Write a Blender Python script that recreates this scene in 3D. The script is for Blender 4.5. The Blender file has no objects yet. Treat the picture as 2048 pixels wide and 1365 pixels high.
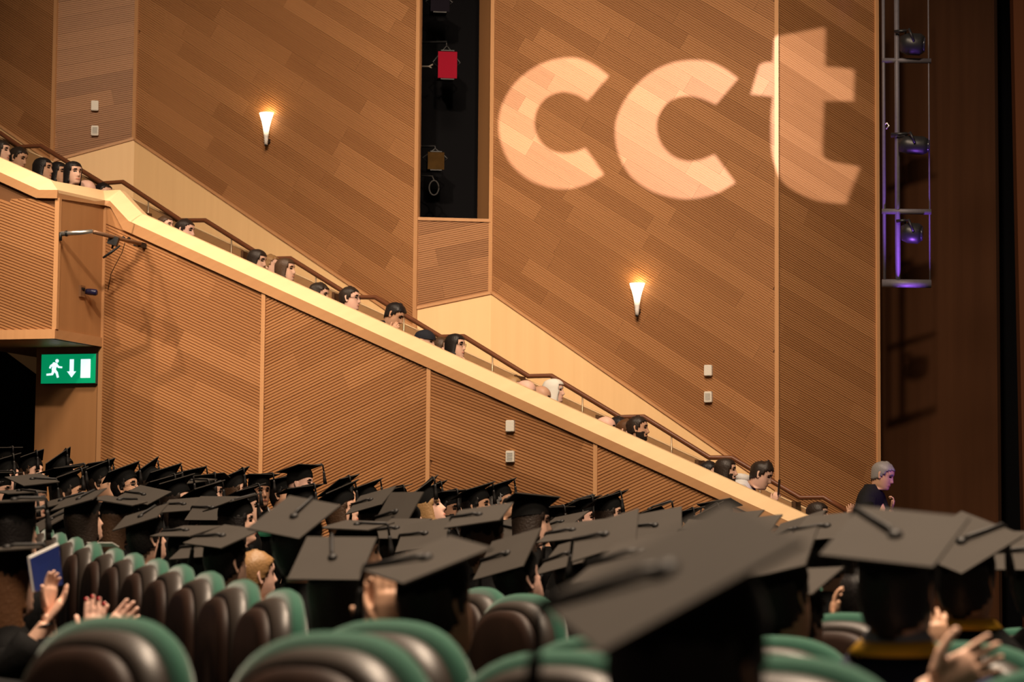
import bpy, bmesh, math, random
import numpy as np
from mathutils import Vector, Matrix
random.seed(7); np.random.seed(7)
SC = bpy.context.scene
COL = SC.collection

# ------------------------------------------------------------------ camera
FPX = 2048 * 85.0 / 36.0
CAMP = Vector((0, 0, 1.30))
PITCH = math.atan((1097 - 682.5) / FPX)
ROLL = math.radians(0.5)
_f = Vector((0, math.cos(PITCH), math.sin(PITCH)))
_u0 = Vector((0, -math.sin(PITCH), math.cos(PITCH)))
_r0 = Vector((1, 0, 0))
CR = _r0 * math.cos(ROLL) + _u0 * math.sin(ROLL)
CU = _u0 * math.cos(ROLL) - _r0 * math.sin(ROLL)
CF = _f
cam_d = bpy.data.cameras.new('camera')
cam_d.sensor_width = 36; cam_d.lens = 85; cam_d.clip_end = 200; cam_d.clip_start = 0.1
cam_d.dof.use_dof = True; cam_d.dof.focus_distance = 20.5; cam_d.dof.aperture_fstop = 3.9
cam = bpy.data.objects.new('camera', cam_d); COL.objects.link(cam)
cam.matrix_world = Matrix(((CR.x, CU.x, -CF.x, CAMP.x), (CR.y, CU.y, -CF.y, CAMP.y), (CR.z, CU.z, -CF.z, CAMP.z), (0, 0, 0, 1)))
SC.camera = cam

# ------------------------------------------------------------------ world, lights, exposure
SC.view_settings.view_transform = 'Standard'; SC.view_settings.look = 'None'
SC.view_settings.gamma = 1.0; SC.view_settings.use_curve_mapping = False
SC.view_settings.exposure = 0.0
W = bpy.data.worlds.new('bounce_ambient'); SC.world = W; W.use_nodes = True
W.node_tree.nodes['Background'].inputs[0].default_value = (1.0, 0.72, 0.5, 1)
W.node_tree.nodes['Background'].inputs[1].default_value = 0.045  # weak even warm ambient, added in place of bounced light
WARM = (1.0, 0.77, 0.56)
def area_light(name, loc, target, size, power, col=WARM, spread=180):
    d = bpy.data.lights.new(name, 'AREA'); d.shape = 'DISK'; d.size = size; d.energy = power; d.color = col; d.spread = math.radians(spread)
    o = bpy.data.objects.new(name, d); COL.objects.link(o); o.location = loc
    o.rotation_euler = (Vector(target) - Vector(loc)).to_track_quat('-Z', 'Y').to_euler(); return o
def spot_light(name, loc, target, angle, power, col=WARM, radius=0.05, blend=0.3):
    d = bpy.data.lights.new(name, 'SPOT'); d.spot_size = math.radians(angle); d.energy = power; d.color = col
    d.shadow_soft_size = radius; d.spot_blend = blend
    o = bpy.data.objects.new(name, d); COL.objects.link(o); o.location = loc
    o.rotation_euler = (Vector(target) - Vector(loc)).to_track_quat('-Z', 'Y').to_euler(); return o
area_light('ceiling_light_far', (-0.6, 16.5, 13.0), (-0.4, 19.5, 0), 3.0, 850, spread=125)
area_light('ceiling_light_mid', (1.0, 9.0, 13.0), (1.0, 10.0, 0), 3.0, 1200, spread=130)
area_light('ceiling_light_near', (0.6, 4.2, 12.0), (0.6, 5.0, 0), 3.0, 1150, spread=130)
# front-of-house wash on the side wall above the balcony
spot_light('wall_wash_left', (-3.0, 8.0, 12.5), (-2.6, 26.5, 5.5), 31, 8600, radius=0.3, blend=1.0)
spot_light('wall_wash_right', (1.0, 8.0, 12.5), (2.3, 26.0, 5.0), 31, 8600, radius=0.3, blend=1.0)
# two house spots high on the left: they throw the long thin shadows of the boom arm
spot_light('house_spot_a', (-7.52, 18.34, 12.30), (-3.4, 24.9, 2.9), 24, 3000, radius=0.07, blend=0.9)
spot_light('house_spot_b', (-10.31, 19.16, 14.04), (-3.4, 24.9, 2.9), 22, 4200, radius=0.07, blend=0.9)

# ------------------------------------------------------------------ geometry helpers
def ray(px, py):
    d = CR * ((px - 1024) / FPX) + CU * ((682.5 - py) / FPX) + CF
    return d
def at(px, py, Y):
    d = ray(px, py); return CAMP + d * (Y / d.y)
class Plane:
    """vertical plane through p, running along azimuth ang (degrees, positive = right end nearer)"""
    def __init__(s, p, ang):
        a = math.radians(ang); s.p = Vector((p[0], p[1], 0)); s.ang = ang
        s.t = Vector((math.cos(a), -math.sin(a), 0)); s.n = Vector((math.sin(a), math.cos(a), 0))   # n points away from the seats
    def hit(s, px, py, off=0.0):
        d = ray(px, py); q = s.p + s.n * off
        k = (q - CAMP).dot(s.n) / d.dot(s.n); return CAMP + d * k
    def sz(s, px, py, off=0.0):
        h = s.hit(px, py, off); return ((h - s.p).dot(s.t), h.z)
    def mat(s):
        return Matrix(((s.t.x, s.n.x, 0, s.p.x), (s.t.y, s.n.y, 0, s.p.y), (0, 0, 1, 0), (0, 0, 0, 1)))
    def moved(s, off):
        q = s.p + s.n * off; return Plane((q.x, q.y), s.ang)

def link(name, me, mats=(), parent=None, mw=None):
    o = bpy.data.objects.new(name, me); COL.objects.link(o)
    if parent is not None: o.parent = parent
    if mw is not None: o.matrix_local = mw
    for m in (mats if isinstance(mats, (list, tuple)) else [mats]):
        if m is not None and me is not None and len(me.materials) < 8 and m.name not in [x.name for x in me.materials if x]: me.materials.append(m)
    return o
def mesh(name, verts, faces, smooth=False, midx=None):
    me = bpy.data.meshes.new(name); me.from_pydata([tuple(v) for v in verts], [], [tuple(f) for f in faces])
    if smooth: me.polygons.foreach_set('use_smooth', [True] * len(me.polygons))
    if midx is not None: me.polygons.foreach_set('material_index', midx)
    me.update(); return me
def fixn(me):
    bm = bmesh.new(); bm.from_mesh(me); bmesh.ops.recalc_face_normals(bm, faces=bm.faces); bm.to_mesh(me); bm.free(); return me
def tag(o, label, cat, group=None, kind=None):
    o['label'] = label
    if cat: o['category'] = cat
    if group: o['group'] = group
    if kind: o['kind'] = kind
    return o
def empty(name, loc=(0, 0, 0), rz=0.0):
    o = bpy.data.objects.new(name, None); COL.objects.link(o); o.location = loc; o.rotation_euler = (0, 0, rz); o.empty_display_size = 0.1; return o
class MB:
    def __init__(s): s.v = []; s.f = []; s.m = []
    def add(s, verts, faces, m=0):
        b = len(s.v); s.v += [Vector(v) for v in verts]; s.f += [tuple(i + b for i in f) for f in faces]; s.m += [m] * len(faces); return s
    def box(s, c, size, M=None, m=0):
        vs = []
        for x in (-.5, .5):
            for y in (-.5, .5):
                for z in (-.5, .5):
                    v = Vector((x * size[0], y * size[1], z * size[2]))
                    if M is not None: v = M @ v
                    vs.append(v + Vector(c))
        return s.add(vs, [(0, 1, 3, 2), (4, 6, 7, 5), (0, 4, 5, 1), (2, 3, 7, 6), (0, 2, 6, 4), (1, 5, 7, 3)], m)
    def prism(s, poly, d0, d1, m=0):
        """poly [(x,z)] in the XZ plane pushed from y=d0 (front) to y=d1"""
        n = len(poly); vs = [(p[0], d0, p[1]) for p in poly] + [(p[0], d1, p[1]) for p in poly]
        fs = [tuple(range(n)), tuple(range(2 * n - 1, n - 1, -1))] + [(i, i + n, (i + 1) % n + n, (i + 1) % n) for i in range(n)]
        return s.add(vs, fs, m)
    def tube(s, pts, rad, n=8, m=0, flat=1.0, side=None, cap=True):
        pts = [Vector(p) for p in pts]; k = len(pts)
        if not isinstance(rad, (list, tuple)): rad = [rad] * k
        b = len(s.v); prev = None
        for i, p in enumerate(pts):
            t = (pts[min(i + 1, k - 1)] - pts[max(i - 1, 0)]).normalized()
            if prev is None:
                a = Vector(side) if side is not None else (Vector((0, 0, 1)) if abs(t.z) < .9 else Vector((1, 0, 0)))
            else: a = prev
            a = (a - t * a.dot(t)).normalized(); prev = a; c = t.cross(a)
            for j in range(n):
                q = 2 * math.pi * j / n
                s.v.append(p + a * (rad[i] * math.cos(q)) + c * (rad[i] * flat * math.sin(q)))
        for i in range(k - 1):
            for j in range(n):
                s.f.append((b + i * n + j, b + i * n + (j + 1) % n, b + (i + 1) * n + (j + 1) % n, b + (i + 1) * n + j)); s.m.append(m)
        if cap:
            s.f.append(tuple(b + j for j in range(n - 1, -1, -1))); s.m.append(m)
            s.f.append(tuple(b + (k - 1) * n + j for j in range(n))); s.m.append(m)
        return s
    def lathe(s, c, prof, n=16, m=0, M=None):
        """prof [(r,z)] about local z"""
        b = len(s.v)
        for r, z in prof:
            for j in range(n):
                q = 2 * math.pi * j / n; v = Vector((r * math.cos(q), r * math.sin(q), z))
                if M is not None: v = M @ v
                s.v.append(v + Vector(c))
        for i in range(len(prof) - 1):
            for j in range(n):
                s.f.append((b + i * n + j, b + i * n + (j + 1) % n, b + (i + 1) * n + (j + 1) % n, b + (i + 1) * n + j)); s.m.append(m)
        s.f.append(tuple(b + j for j in range(n - 1, -1, -1))); s.m.append(m)
        s.f.append(tuple(b + (len(prof) - 1) * n + j for j in range(n))); s.m.append(m)
        return s
    def me(s, name, smooth=False, fix=True, off=None):
        vs = s.v if off is None else [v - Vector(off) for v in s.v]
        m = mesh(name, vs, s.f, smooth, s.m); return fixn(m) if fix else m
    def obj(s, name, mats, parent=None, smooth=False, mw=None, off=None):
        me = s.me(name, smooth, off=off); o = link(name, me, (), parent, mw)
        for m in (mats if isinstance(mats, (list, tuple)) else [mats]): me.materials.append(m)
        return o

def clip(poly, a, b, c):
    """keep a*x+b*y<=c"""
    out = []; n = len(poly)
    for i in range(n):
        p, q = poly[i], poly[(i + 1) % n]
        dp = a * p[0] + b * p[1] - c; dq = a * q[0] + b * q[1] - c
        if dp <= 0: out.append(p)
        if (dp < 0 < dq) or (dq < 0 < dp):
            k = dp / (dp - dq); out.append((p[0] + (q[0] - p[0]) * k, p[1] + (q[1] - p[1]) * k))
    return out
def inter(poly, cl):
    ar = sum(cl[i][0] * cl[(i + 1) % len(cl)][1] - cl[(i + 1) % len(cl)][0] * cl[i][1] for i in range(len(cl)))
    if ar < 0: cl = cl[::-1]
    for i in range(len(cl)):
        if len(poly) < 3: return []
        p, q = cl[i], cl[(i + 1) % len(cl)]; dx, dy = q[0] - p[0], q[1] - p[1]
        poly = clip(poly, dy, -dx, dy * p[0] - dx * p[1])
    return poly if len(poly) > 2 else []
def parea(p): return abs(sum(p[i][0] * p[(i + 1) % len(p)][1] - p[(i + 1) % len(p)][0] * p[i][1] for i in range(len(p)))) / 2

# ------------------------------------------------------------------ materials
MATS = {}
def mat(name, col, rough=0.6, spec=0.3, metal=0.0, emit=None, es=0.0, noise=None, bump=None, sheen=0.0, coat=0.0):
    if name in MATS: return MATS[name]
    m = bpy.data.materials.new(name); m.use_nodes = True; nt = m.node_tree; b = nt.nodes['Principled BSDF']
    b.inputs['Base Color'].default_value = (*col, 1); b.inputs['Roughness'].default_value = rough
    b.inputs['Specular IOR Level'].default_value = spec; b.inputs['Metallic'].default_value = metal
    if sheen: b.inputs['Sheen Weight'].default_value = sheen
    if coat: b.inputs['Coat Weight'].default_value = coat
    if emit: b.inputs['Emission Color'].default_value = (*emit, 1); b.inputs['Emission Strength'].default_value = es
    if noise:   # (scale, amount)
        tc = nt.nodes.new('ShaderNodeTexCoord'); nz = nt.nodes.new('ShaderNodeTexNoise'); nz.inputs['Scale'].default_value = noise[0]; nz.inputs['Detail'].default_value = 4
        mx = nt.nodes.new('ShaderNodeMix'); mx.data_type = 'RGBA'
        mx.inputs[6].default_value = (*[c * (1 - noise[1]) for c in col], 1); mx.inputs[7].default_value = (*[min(1, c * (1 + noise[1])) for c in col], 1)
        nt.links.new(tc.outputs['Object'], nz.inputs['Vector']); nt.links.new(nz.outputs['Fac'], mx.inputs[0]); nt.links.new(mx.outputs[2], b.inputs['Base Color'])
    if bump:    # (scale, strength)
        tc = nt.nodes.new('ShaderNodeTexCoord'); nz = nt.nodes.new('ShaderNodeTexNoise'); nz.inputs['Scale'].default_value = bump[0]; nz.inputs['Detail'].default_value = 3
        bp = nt.nodes.new('ShaderNodeBump'); bp.inputs['Strength'].default_value = bump[1]; bp.inputs['Distance'].default_value = 0.004
        nt.links.new(tc.outputs['Object'], nz.inputs['Vector']); nt.links.new(nz.outputs['Fac'], bp.inputs['Height']); nt.links.new(bp.outputs[0], b.inputs['Normal'])
    MATS[name] = m; return m
def wood(name, dark, light, ang, rough=0.45, per_object=0.75, gscale=1.0, spec=0.25):
    """wood grain running at ang degrees in the object's XZ plane, each board its own tone"""
    if name in MATS: return MATS[name]
    m = bpy.data.materials.new(name); m.use_nodes = True; nt = m.node_tree; N = nt.nodes; L = nt.links; b = N['Principled BSDF']
    b.inputs['Roughness'].default_value = rough; b.inputs['Specular IOR Level'].default_value = spec
    tc = N.new('ShaderNodeTexCoord'); mp = N.new('ShaderNodeMapping'); mp.inputs['Rotation'].default_value = (0, math.radians(ang), 0)
    oi = N.new('ShaderNodeObjectInfo'); sh = N.new('ShaderNodeVectorMath'); sh.operation = 'SCALE'; cx = N.new('ShaderNodeCombineXYZ')
    L.new(oi.outputs['Random'], cx.inputs[0]); L.new(oi.outputs['Random'], cx.inputs[2]); L.new(cx.outputs[0], sh.inputs[0]); sh.inputs['Scale'].default_value = 37.0
    ad = N.new('ShaderNodeVectorMath'); ad.operation = 'ADD'
    L.new(tc.outputs['Object'], mp.inputs[0]); L.new(mp.outputs[0], ad.inputs[0]); L.new(sh.outputs[0], ad.inputs[1])
    st = N.new('ShaderNodeVectorMath'); st.operation = 'MULTIPLY'; st.inputs[1].default_value = (0.9 * gscale, 3, 22 * gscale); L.new(ad.outputs[0], st.inputs[0])
    nz = N.new('ShaderNodeTexNoise'); nz.inputs['Scale'].default_value = 1.0; nz.inputs['Detail'].default_value = 3; L.new(st.outputs[0], nz.inputs['Vector'])
    a1 = N.new('ShaderNodeMath'); a1.operation = 'MULTIPLY'; a1.inputs[1].default_value = per_object; L.new(oi.outputs['Random'], a1.inputs[0])
    a2 = N.new('ShaderNodeMath'); a2.operation = 'MULTIPLY_ADD'; a2.inputs[1].default_value = (1 - per_object) * 1.6; L.new(nz.outputs['Fac'], a2.inputs[0]); L.new(a1.outputs[0], a2.inputs[2])
    mx = N.new('ShaderNodeMix'); mx.data_type = 'RGBA'; mx.inputs[6].default_value = (*dark, 1); mx.inputs[7].default_value = (*light, 1)
    L.new(a2.outputs[0], mx.inputs[0]); L.new(mx.outputs[2], b.inputs['Base Color'])
    MATS[name] = m; return m

OAK_D, OAK_L = (0.282, 0.125, 0.047), (0.435, 0.212, 0.088)
M_TRIM = wood('trim_wood', (0.46, 0.235, 0.105), (0.58, 0.31, 0.145), 90, per_object=0.3)
M_MAPLE = wood('maple', (0.80, 0.52, 0.255), (0.88, 0.60, 0.31), 90, per_object=0.15, gscale=.5)
M_LEDGE = wood('maple_ledge', (0.78, 0.53, 0.29), (0.86, 0.61, 0.35), 25, per_object=0.2, gscale=.5)
M_FASCIA = wood('fascia_oak', (0.44, 0.23, 0.105), (0.54, 0.29, 0.135), 25, per_object=0.3)
M_SMOOTH = wood('smooth_oak', (0.35, 0.165, 0.066), (0.44, 0.22, 0.092), 90, per_object=0.1, gscale=.4)
M_BACKING = mat('oak_backing', (0.16, 0.07, 0.026), 0.7)
M_RAIL = wood('rail_wood', (0.10, 0.035, 0.016), (0.17, 0.062, 0.028), 0, rough=.3, per_object=.3)
M_KNEE = wood('knee_wall_oak', (0.27, 0.145, 0.062), (0.36, 0.20, 0.09), 25, per_object=.3)
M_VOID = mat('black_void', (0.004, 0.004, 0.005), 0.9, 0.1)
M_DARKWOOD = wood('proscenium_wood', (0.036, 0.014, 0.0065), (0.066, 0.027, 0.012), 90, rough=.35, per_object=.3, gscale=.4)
M_FLOOR = mat('stalls_carpet', (0.012, 0.011, 0.012), 0.95, 0.05, bump=(180, .3))
M_BLACKMETAL = mat('black_metal', (0.012, 0.012, 0.013), 0.4, 0.4)
M_STEEL = mat('galvanised_steel', (0.11, 0.10, 0.115), 0.55, 0.3, metal=0.2, noise=(30, .2))
M_ALU = mat('brushed_aluminium', (0.72, 0.70, 0.66), 0.3, 0.5, metal=.9)
M_IVORY = mat('ivory_plastic', (0.72, 0.68, 0.60), 0.45, 0.4)
M_GREYGRILLE = mat('grey_grille', (0.42, 0.41, 0.38), 0.6)
M_BRASS = mat('rail_post_steel', (0.55, 0.42, 0.28), 0.35, 0.5, metal=.6)
# ================================================================== STRUCTURE
P0 = at(1100, 760, 24.0)
PAR = Plane((P0.x, P0.y), 16.3)                 # front of the raked balcony
KNEE = PAR.moved(1.75)
WREF = PAR.moved(2.45)
def corner_from(px, plane, py=400): 
    h = plane.hit(px, py); return Vector((h.x, h.y, 0))
C834 = corner_from(834, WREF)
pl_R2 = Plane(C834, -7.5); C984 = corner_from(984, pl_R2)
pl_M2 = Plane(C984, 22.0); C1555 = corner_from(1555, pl_M2)
pl_M3 = Plane(C1555, -34.0); C1752 = corner_from(1752, pl_M3)
pl_M1 = Plane(C834, 22.0); C267 = corner_from(267, pl_M1)
pl_R1 = Plane(C267, -7.5); C104 = corner_from(104, pl_R1)
pl_M0 = Plane(C104, 22.0); CM90 = corner_from(-110, pl_M0)
def sx(plane, c): return (c - plane.p).dot(plane.t)

def panel(name, plane, poly, ang, label, pw=0.19, pl=1.5, pitch=0.0243, mname='oak', relief=.008, thick=.05, spread=.3):
    o = MB().prism(poly, 0.0, thick).obj(name, M_BACKING, mw=plane.mat()); tag(o, label, 'wall', kind='structure')
    m = wood('%s_%d' % (mname, round(ang)), OAK_D, OAK_L, ang)
    a = math.radians(ang); d = (math.cos(a), math.sin(a)); e = (-math.sin(a), math.cos(a))
    us = [p[0] * d[0] + p[1] * d[1] for p in poly]; vs = [p[0] * e[0] + p[1] * e[1] for p in poly]
    def back(u, v): return (u * d[0] + v * e[0], u * d[1] + v * e[1])
    v = min(vs) - random.random() * pw
    while v < max(vs):
        u = min(us) - random.random() * pl
        while u < max(us):
            ln = pl * random.uniform(1 - spread, 1 + spread)
            g = 0.0006
            rect = [back(u + g, v + g), back(u + ln - g, v + g), back(u + ln - g, v + pw - g), back(u + g, v + pw - g)]
            q = inter(rect, poly)
            if q and parea(q) > 0.003:
                b = MB().prism(q, -0.006, 0.0)
                nr = int(round(pw / pitch))
                for k in range(nr):
                    v0 = v + g + (pw - 2 * g) * (k + .16) / nr; v1 = v + g + (pw - 2 * g) * (k + .82) / nr
                    qq = inter([back(u + g, v0), back(u + ln - g, v0), back(u + ln - g, v1), back(u + g, v1)], poly)
                    if qq and parea(qq) > 0.0006: b.prism(qq, -0.006 - relief, -0.006)
                b.obj('plank', m, parent=o)
            u += ln
        v += pw
    return o
TRIMN = [0]
def strip(p, q, w, d, m, label, plane=None, name=None, y0=-.03):
    """flat moulding from p to q (s,z) in a plane"""
    TRIMN[0] += 1
    dx, dz = q[0] - p[0], q[1] - p[1]; L = math.hypot(dx, dz); nx, nz = -dz / L * w / 2, dx / L * w / 2
    poly = [(p[0] + nx, p[1] + nz), (q[0] + nx, q[1] + nz), (q[0] - nx, q[1] - nz), (p[0] - nx, p[1] - nz)]
    o = MB().prism(poly, y0, y0 + d).obj(name or 'trim_%d' % TRIMN[0], m, mw=plane.mat()); tag(o, label, 'trim', kind='structure'); return o

TOP = -150
def quad(plane, s0, s1, zt0, zt1, zb0, zb1): return [(s0, zb0), (s1, zb1), (s1, zt1), (s0, zt0)]
def zat(plane, px, py): return plane.sz(px, py)[1]
ztop = zat(pl_M1, 500, TOP)
# --- upper wall: ribbed oak panels
def wall_piece(name, plane, ca, cb, pxa, pya, pxb, pyb, ang, label, plabel, **k):
    s0, s1 = sx(plane, ca), sx(plane, cb); z0, z1 = zat(plane, pxa, pya), zat(plane, pxb, pyb)
    o = panel(name, plane, quad(plane, s0, s1, ztop, ztop, z0, z1), ang, label, **k)
    pb = MB().prism([(s0, z0 - 2.6), (s1, z1 - 2.6), (s1, z1), (s0, z0)], -0.012, .05).obj('wall_plinth_' + name.split('_')[-1], M_MAPLE, mw=plane.mat())
    tag(pb, plabel, 'wall', kind='structure')
    strip((s0, z0), (s1, z1), .03, .03, M_TRIM, 'thin oak bead along the top of the pale plinth, ' + name.split('_')[-1] + ' bay', plane)
    return o
wall_piece('wall_upper_first', pl_M0, CM90, C104, -110, 180, 99, 325, -32, 'ribbed oak wall panel at the far left edge above the first row of the balcony', 'pale maple plinth behind the heads at the far left of the balcony')
wall_piece('wall_upper_shaded', pl_R1, C104, C267, 99, 322, 265, 277, 13, 'narrow shaded ribbed oak wall panel carrying two ivory boxes', 'pale maple plinth rising to a peak below the narrow shaded panel', pl=3.0)
wall_piece('wall_upper_sconce', pl_M1, C267, C834, 265, 278, 834, 657, -32.5, 'wide ribbed oak wall panel with diagonal planks left of the black slot', 'pale maple plinth falling from its left peak to the black slot')
s0, s1 = sx(pl_R2, C834), sx(pl_R2, C984)
zs = zat(pl_R2, 905, 440); zb0, zb1 = zat(pl_R2, 833, 617), zat(pl_R2, 983, 586)
panel('wall_upper_slot', pl_R2, [(s0, zb0), (s1, zb1), (s1, zs), (s0, zs)], 13, 'short shaded ribbed oak panel below the black slot', pl=3.0)
o = MB().prism([(s0, zb0 - 2.6), (s1, zb1 - 2.6), (s1, zb1), (s0, zb0)], -0.012, .05).obj('wall_plinth_slot', M_MAPLE, mw=pl_R2.mat()); tag(o, 'pale maple plinth rising to a peak below the black slot', 'wall', kind='structure')
strip((s0, zb0), (s1, zb1), .03, .03, M_TRIM, 'thin oak bead on the plinth below the black slot', pl_R2)
strip((s0, zs), (s1, zs), .035, .05, M_TRIM, 'oak sill along the bottom of the black slot', pl_R2)
wall_piece('wall_upper_letters', pl_M2, C984, C1555, 983, 584, 1555, 981, -32.5, 'wide ribbed oak wall panel that carries the projected letters', 'pale maple plinth falling from its right peak towards the stage')
s0, s1 = sx(pl_M3, C1555), sx(pl_M3, C1752)
panel('wall_upper_stage', pl_M3, [(s0, zat(pl_M3, 1555, 1100)), (s1, zat(pl_M3, 1752, 1100)), (s1, ztop), (s0, ztop)], -21, 'ribbed oak end panel next to the dark stage opening', pl=3.5)
# vertical mouldings at the folds
for px, plane, c, zb, lab in ((104, pl_M0, C104, zat(pl_M0, 104, 330), 'left of the narrow shaded panel'), (267, pl_M1, C267, zat(pl_M1, 267, 280), 'right of the narrow shaded panel'),
                              (834, pl_M1, C834, zat(pl_M1, 834, 700), 'on the left side of the black slot'), (984, pl_M2, C984, zat(pl_M2, 984, 586), 'on the right side of the black slot'),
                              (1555, pl_M2, C1555, zat(pl_M2, 1555, 1000), 'crossed by the projected letter t'), (1752, pl_M3, C1752, zat(pl_M3, 1752, 1100), 'at the edge of the stage opening')):
    s = sx(plane, c); strip((s, zb), (s, ztop), .045, .07, M_TRIM, 'vertical oak moulding ' + lab, plane, y0=-.035)
# --- the black slot: wooden reveal on its right, dark recess behind
A = Vector((C984.x, C984.y, 0)); Bq = at(955, 400, C984.y + .55); B = Vector((Bq.x, Bq.y, 0))
o = MB().add([(A.x, A.y, zs), (B.x, B.y, zs), (B.x, B.y, ztop), (A.x, A.y, ztop), (A.x + .04, A.y + .02, zs), (B.x + .04, B.y + .02, zs), (B.x + .04, B.y + .02, ztop), (A.x + .04, A.y + .02, ztop)],
        [(0, 1, 2, 3), (4, 7, 6, 5), (0, 4, 5, 1), (3, 2, 6, 7), (0, 3, 7, 4), (1, 5, 6, 2)]).obj('wall_slot_reveal', M_SMOOTH); tag(o, 'smooth oak reveal on the right of the black slot', 'wall', kind='structure')
VL = Plane(C834, -7.5).moved(1.3)
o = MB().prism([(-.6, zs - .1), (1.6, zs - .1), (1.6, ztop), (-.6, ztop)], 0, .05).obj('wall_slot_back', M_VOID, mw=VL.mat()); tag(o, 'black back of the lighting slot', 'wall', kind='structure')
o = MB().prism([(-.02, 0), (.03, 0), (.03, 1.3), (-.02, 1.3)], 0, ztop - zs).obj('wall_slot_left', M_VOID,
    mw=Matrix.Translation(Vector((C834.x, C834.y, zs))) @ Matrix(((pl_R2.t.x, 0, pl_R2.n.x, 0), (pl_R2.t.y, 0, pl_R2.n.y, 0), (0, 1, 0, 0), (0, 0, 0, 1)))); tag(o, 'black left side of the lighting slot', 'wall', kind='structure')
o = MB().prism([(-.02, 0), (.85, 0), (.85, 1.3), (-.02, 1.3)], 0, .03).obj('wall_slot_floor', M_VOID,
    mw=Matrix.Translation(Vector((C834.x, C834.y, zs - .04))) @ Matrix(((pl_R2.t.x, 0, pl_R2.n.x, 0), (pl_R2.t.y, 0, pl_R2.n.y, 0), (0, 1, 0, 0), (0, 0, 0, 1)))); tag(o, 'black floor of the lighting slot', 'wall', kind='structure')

# --- balcony front (raked)
LE_T = [(281, 426), (912, 711), (1332, 902), (1662, 1053)]        # upper edge of the pale ledge
LE_M = [(257, 442), (912, 747), (1332, 935), (1662, 1082)]        # lower edge of the pale ledge
LE_B = [(246, 460), (912, 765), (1332, 955), (1662, 1101)]        # lower edge of the fascia
LEDGE_BACK = 0.09
def balcony_band(name, xs, label):
    def line(tab, px):
        k = np.interp(px, [t[0] for t in tab], [t[1] for t in tab]); return float(k)
    return line
lineT = lambda px: 426 + (px - 281) * (1053 - 426) / (1662 - 281)
lineM = lambda px: 442 + (px - 257) * (1082 - 442) / (1662 - 257)
lineB = lambda px: 460 + (px - 246) * (1101 - 460) / (1662 - 246)
def hall(px, py, off): return PAR.hit(px, py, off)
def ribbon(name, rows, m, label, cat='ledge', thick=None):
    """rows: list of point lists (same length), bottom to top; closed at the back by the given thickness vector"""
    b = MB(); n = len(rows[0]); k = len(rows)
    for r in rows: b.v += [Vector(p) for p in r]
    for i in range(k - 1):
        for j in range(n - 1): b.f.append((i * n + j, i * n + j + 1, (i + 1) * n + j + 1, (i + 1) * n + j)); b.m.append(0)
    if thick is not None:
        base = len(b.v); b.v += [v + thick for v in b.v[:k * n]]
        for i in range(k - 1):
            for j in range(n - 1): b.f.append((base + i * n + j, base + (i + 1) * n + j, base + (i + 1) * n + j + 1, base + i * n + j + 1)); b.m.append(0)
        for i in range(k - 1):
            for j in (0, n - 1): b.f.append((i * n + j, (i + 1) * n + j, base + (i + 1) * n + j, base + i * n + j)); b.m.append(0)
        for j in range(n - 1):
            for i in (0, k - 1): b.f.append((i * n + j, i * n + j + 1, base + i * n + j + 1, base + i * n + j)); b.m.append(0)
    o = b.obj(name, m); tag(o, label, cat, kind='structure'); return o
XS = [262, 600, 950, 1300, 1662]
AWAY = PAR.n * .05
# ledge: sloping pale face from the fascia edge back to the top, then a flat top board behind
ribbon('trim_ledge_slope', [[hall(x, lineM(x), -.05) for x in XS], [hall(x, lineT(x), LEDGE_BACK) for x in XS], [hall(x, lineT(x), LEDGE_BACK) + PAR.n * .14 + Vector((0, 0, .002)) for x in XS]], M_LEDGE, 'pale maple ledge running down the raked balcony front', thick=Vector((0, 0, -.03)) + PAR.n * .03)
ribbon('trim_fascia_slope', [[hall(x, lineB(x), -.045) for x in XS], [hall(x, lineM(x), -.05) for x in XS]], M_FASCIA, 'oak fascia band under the pale ledge of the raked balcony', thick=AWAY)
def bal_panel(name, px0, px1, ang, label, bottom=1130, **k):
    s0, s1 = PAR.sz(px0, lineB(px0))[0], PAR.sz(px1, lineB(px1))[0]
    z0, z1 = PAR.sz(px0, lineB(px0))[1], PAR.sz(px1, lineB(px1))[1]; zb = PAR.sz(px0, bottom)[1]
    poly = [(s0, -.4), (s1, -.4), (s1, z1 + .03), (s0, z0 + .03)]
    return panel(name, PAR, poly, ang, label, pw=.205, pl=2.6, pitch=.031, mname='oakb', relief=.0085)
bal_panel('wall_balcony_first', 207, 526, -24, 'ribbed oak balcony panel with the boom shadows, right of the exit sign pier')
bal_panel('wall_balcony_second', 532, 856, 24, 'ribbed oak balcony panel with planks rising to the right')
bal_panel('wall_balcony_third', 862, 1189, -20, 'ribbed oak balcony panel carrying two ivory boxes')
bal_panel('wall_balcony_fourth', 1195, 1640, 24, 'ribbed oak balcony panel tapering down towards the stage')
for px, lab in ((529, 'between the first and second balcony panels'), (859, 'between the second and third balcony panels'), (1192, 'between the third and fourth balcony panels')):
    s, z = PAR.sz(px, lineB(px)); strip((s, -.4), (s, z + .02), .042, .06, M_TRIM, 'vertical oak moulding ' + lab, PAR, y0=-.03)

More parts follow.
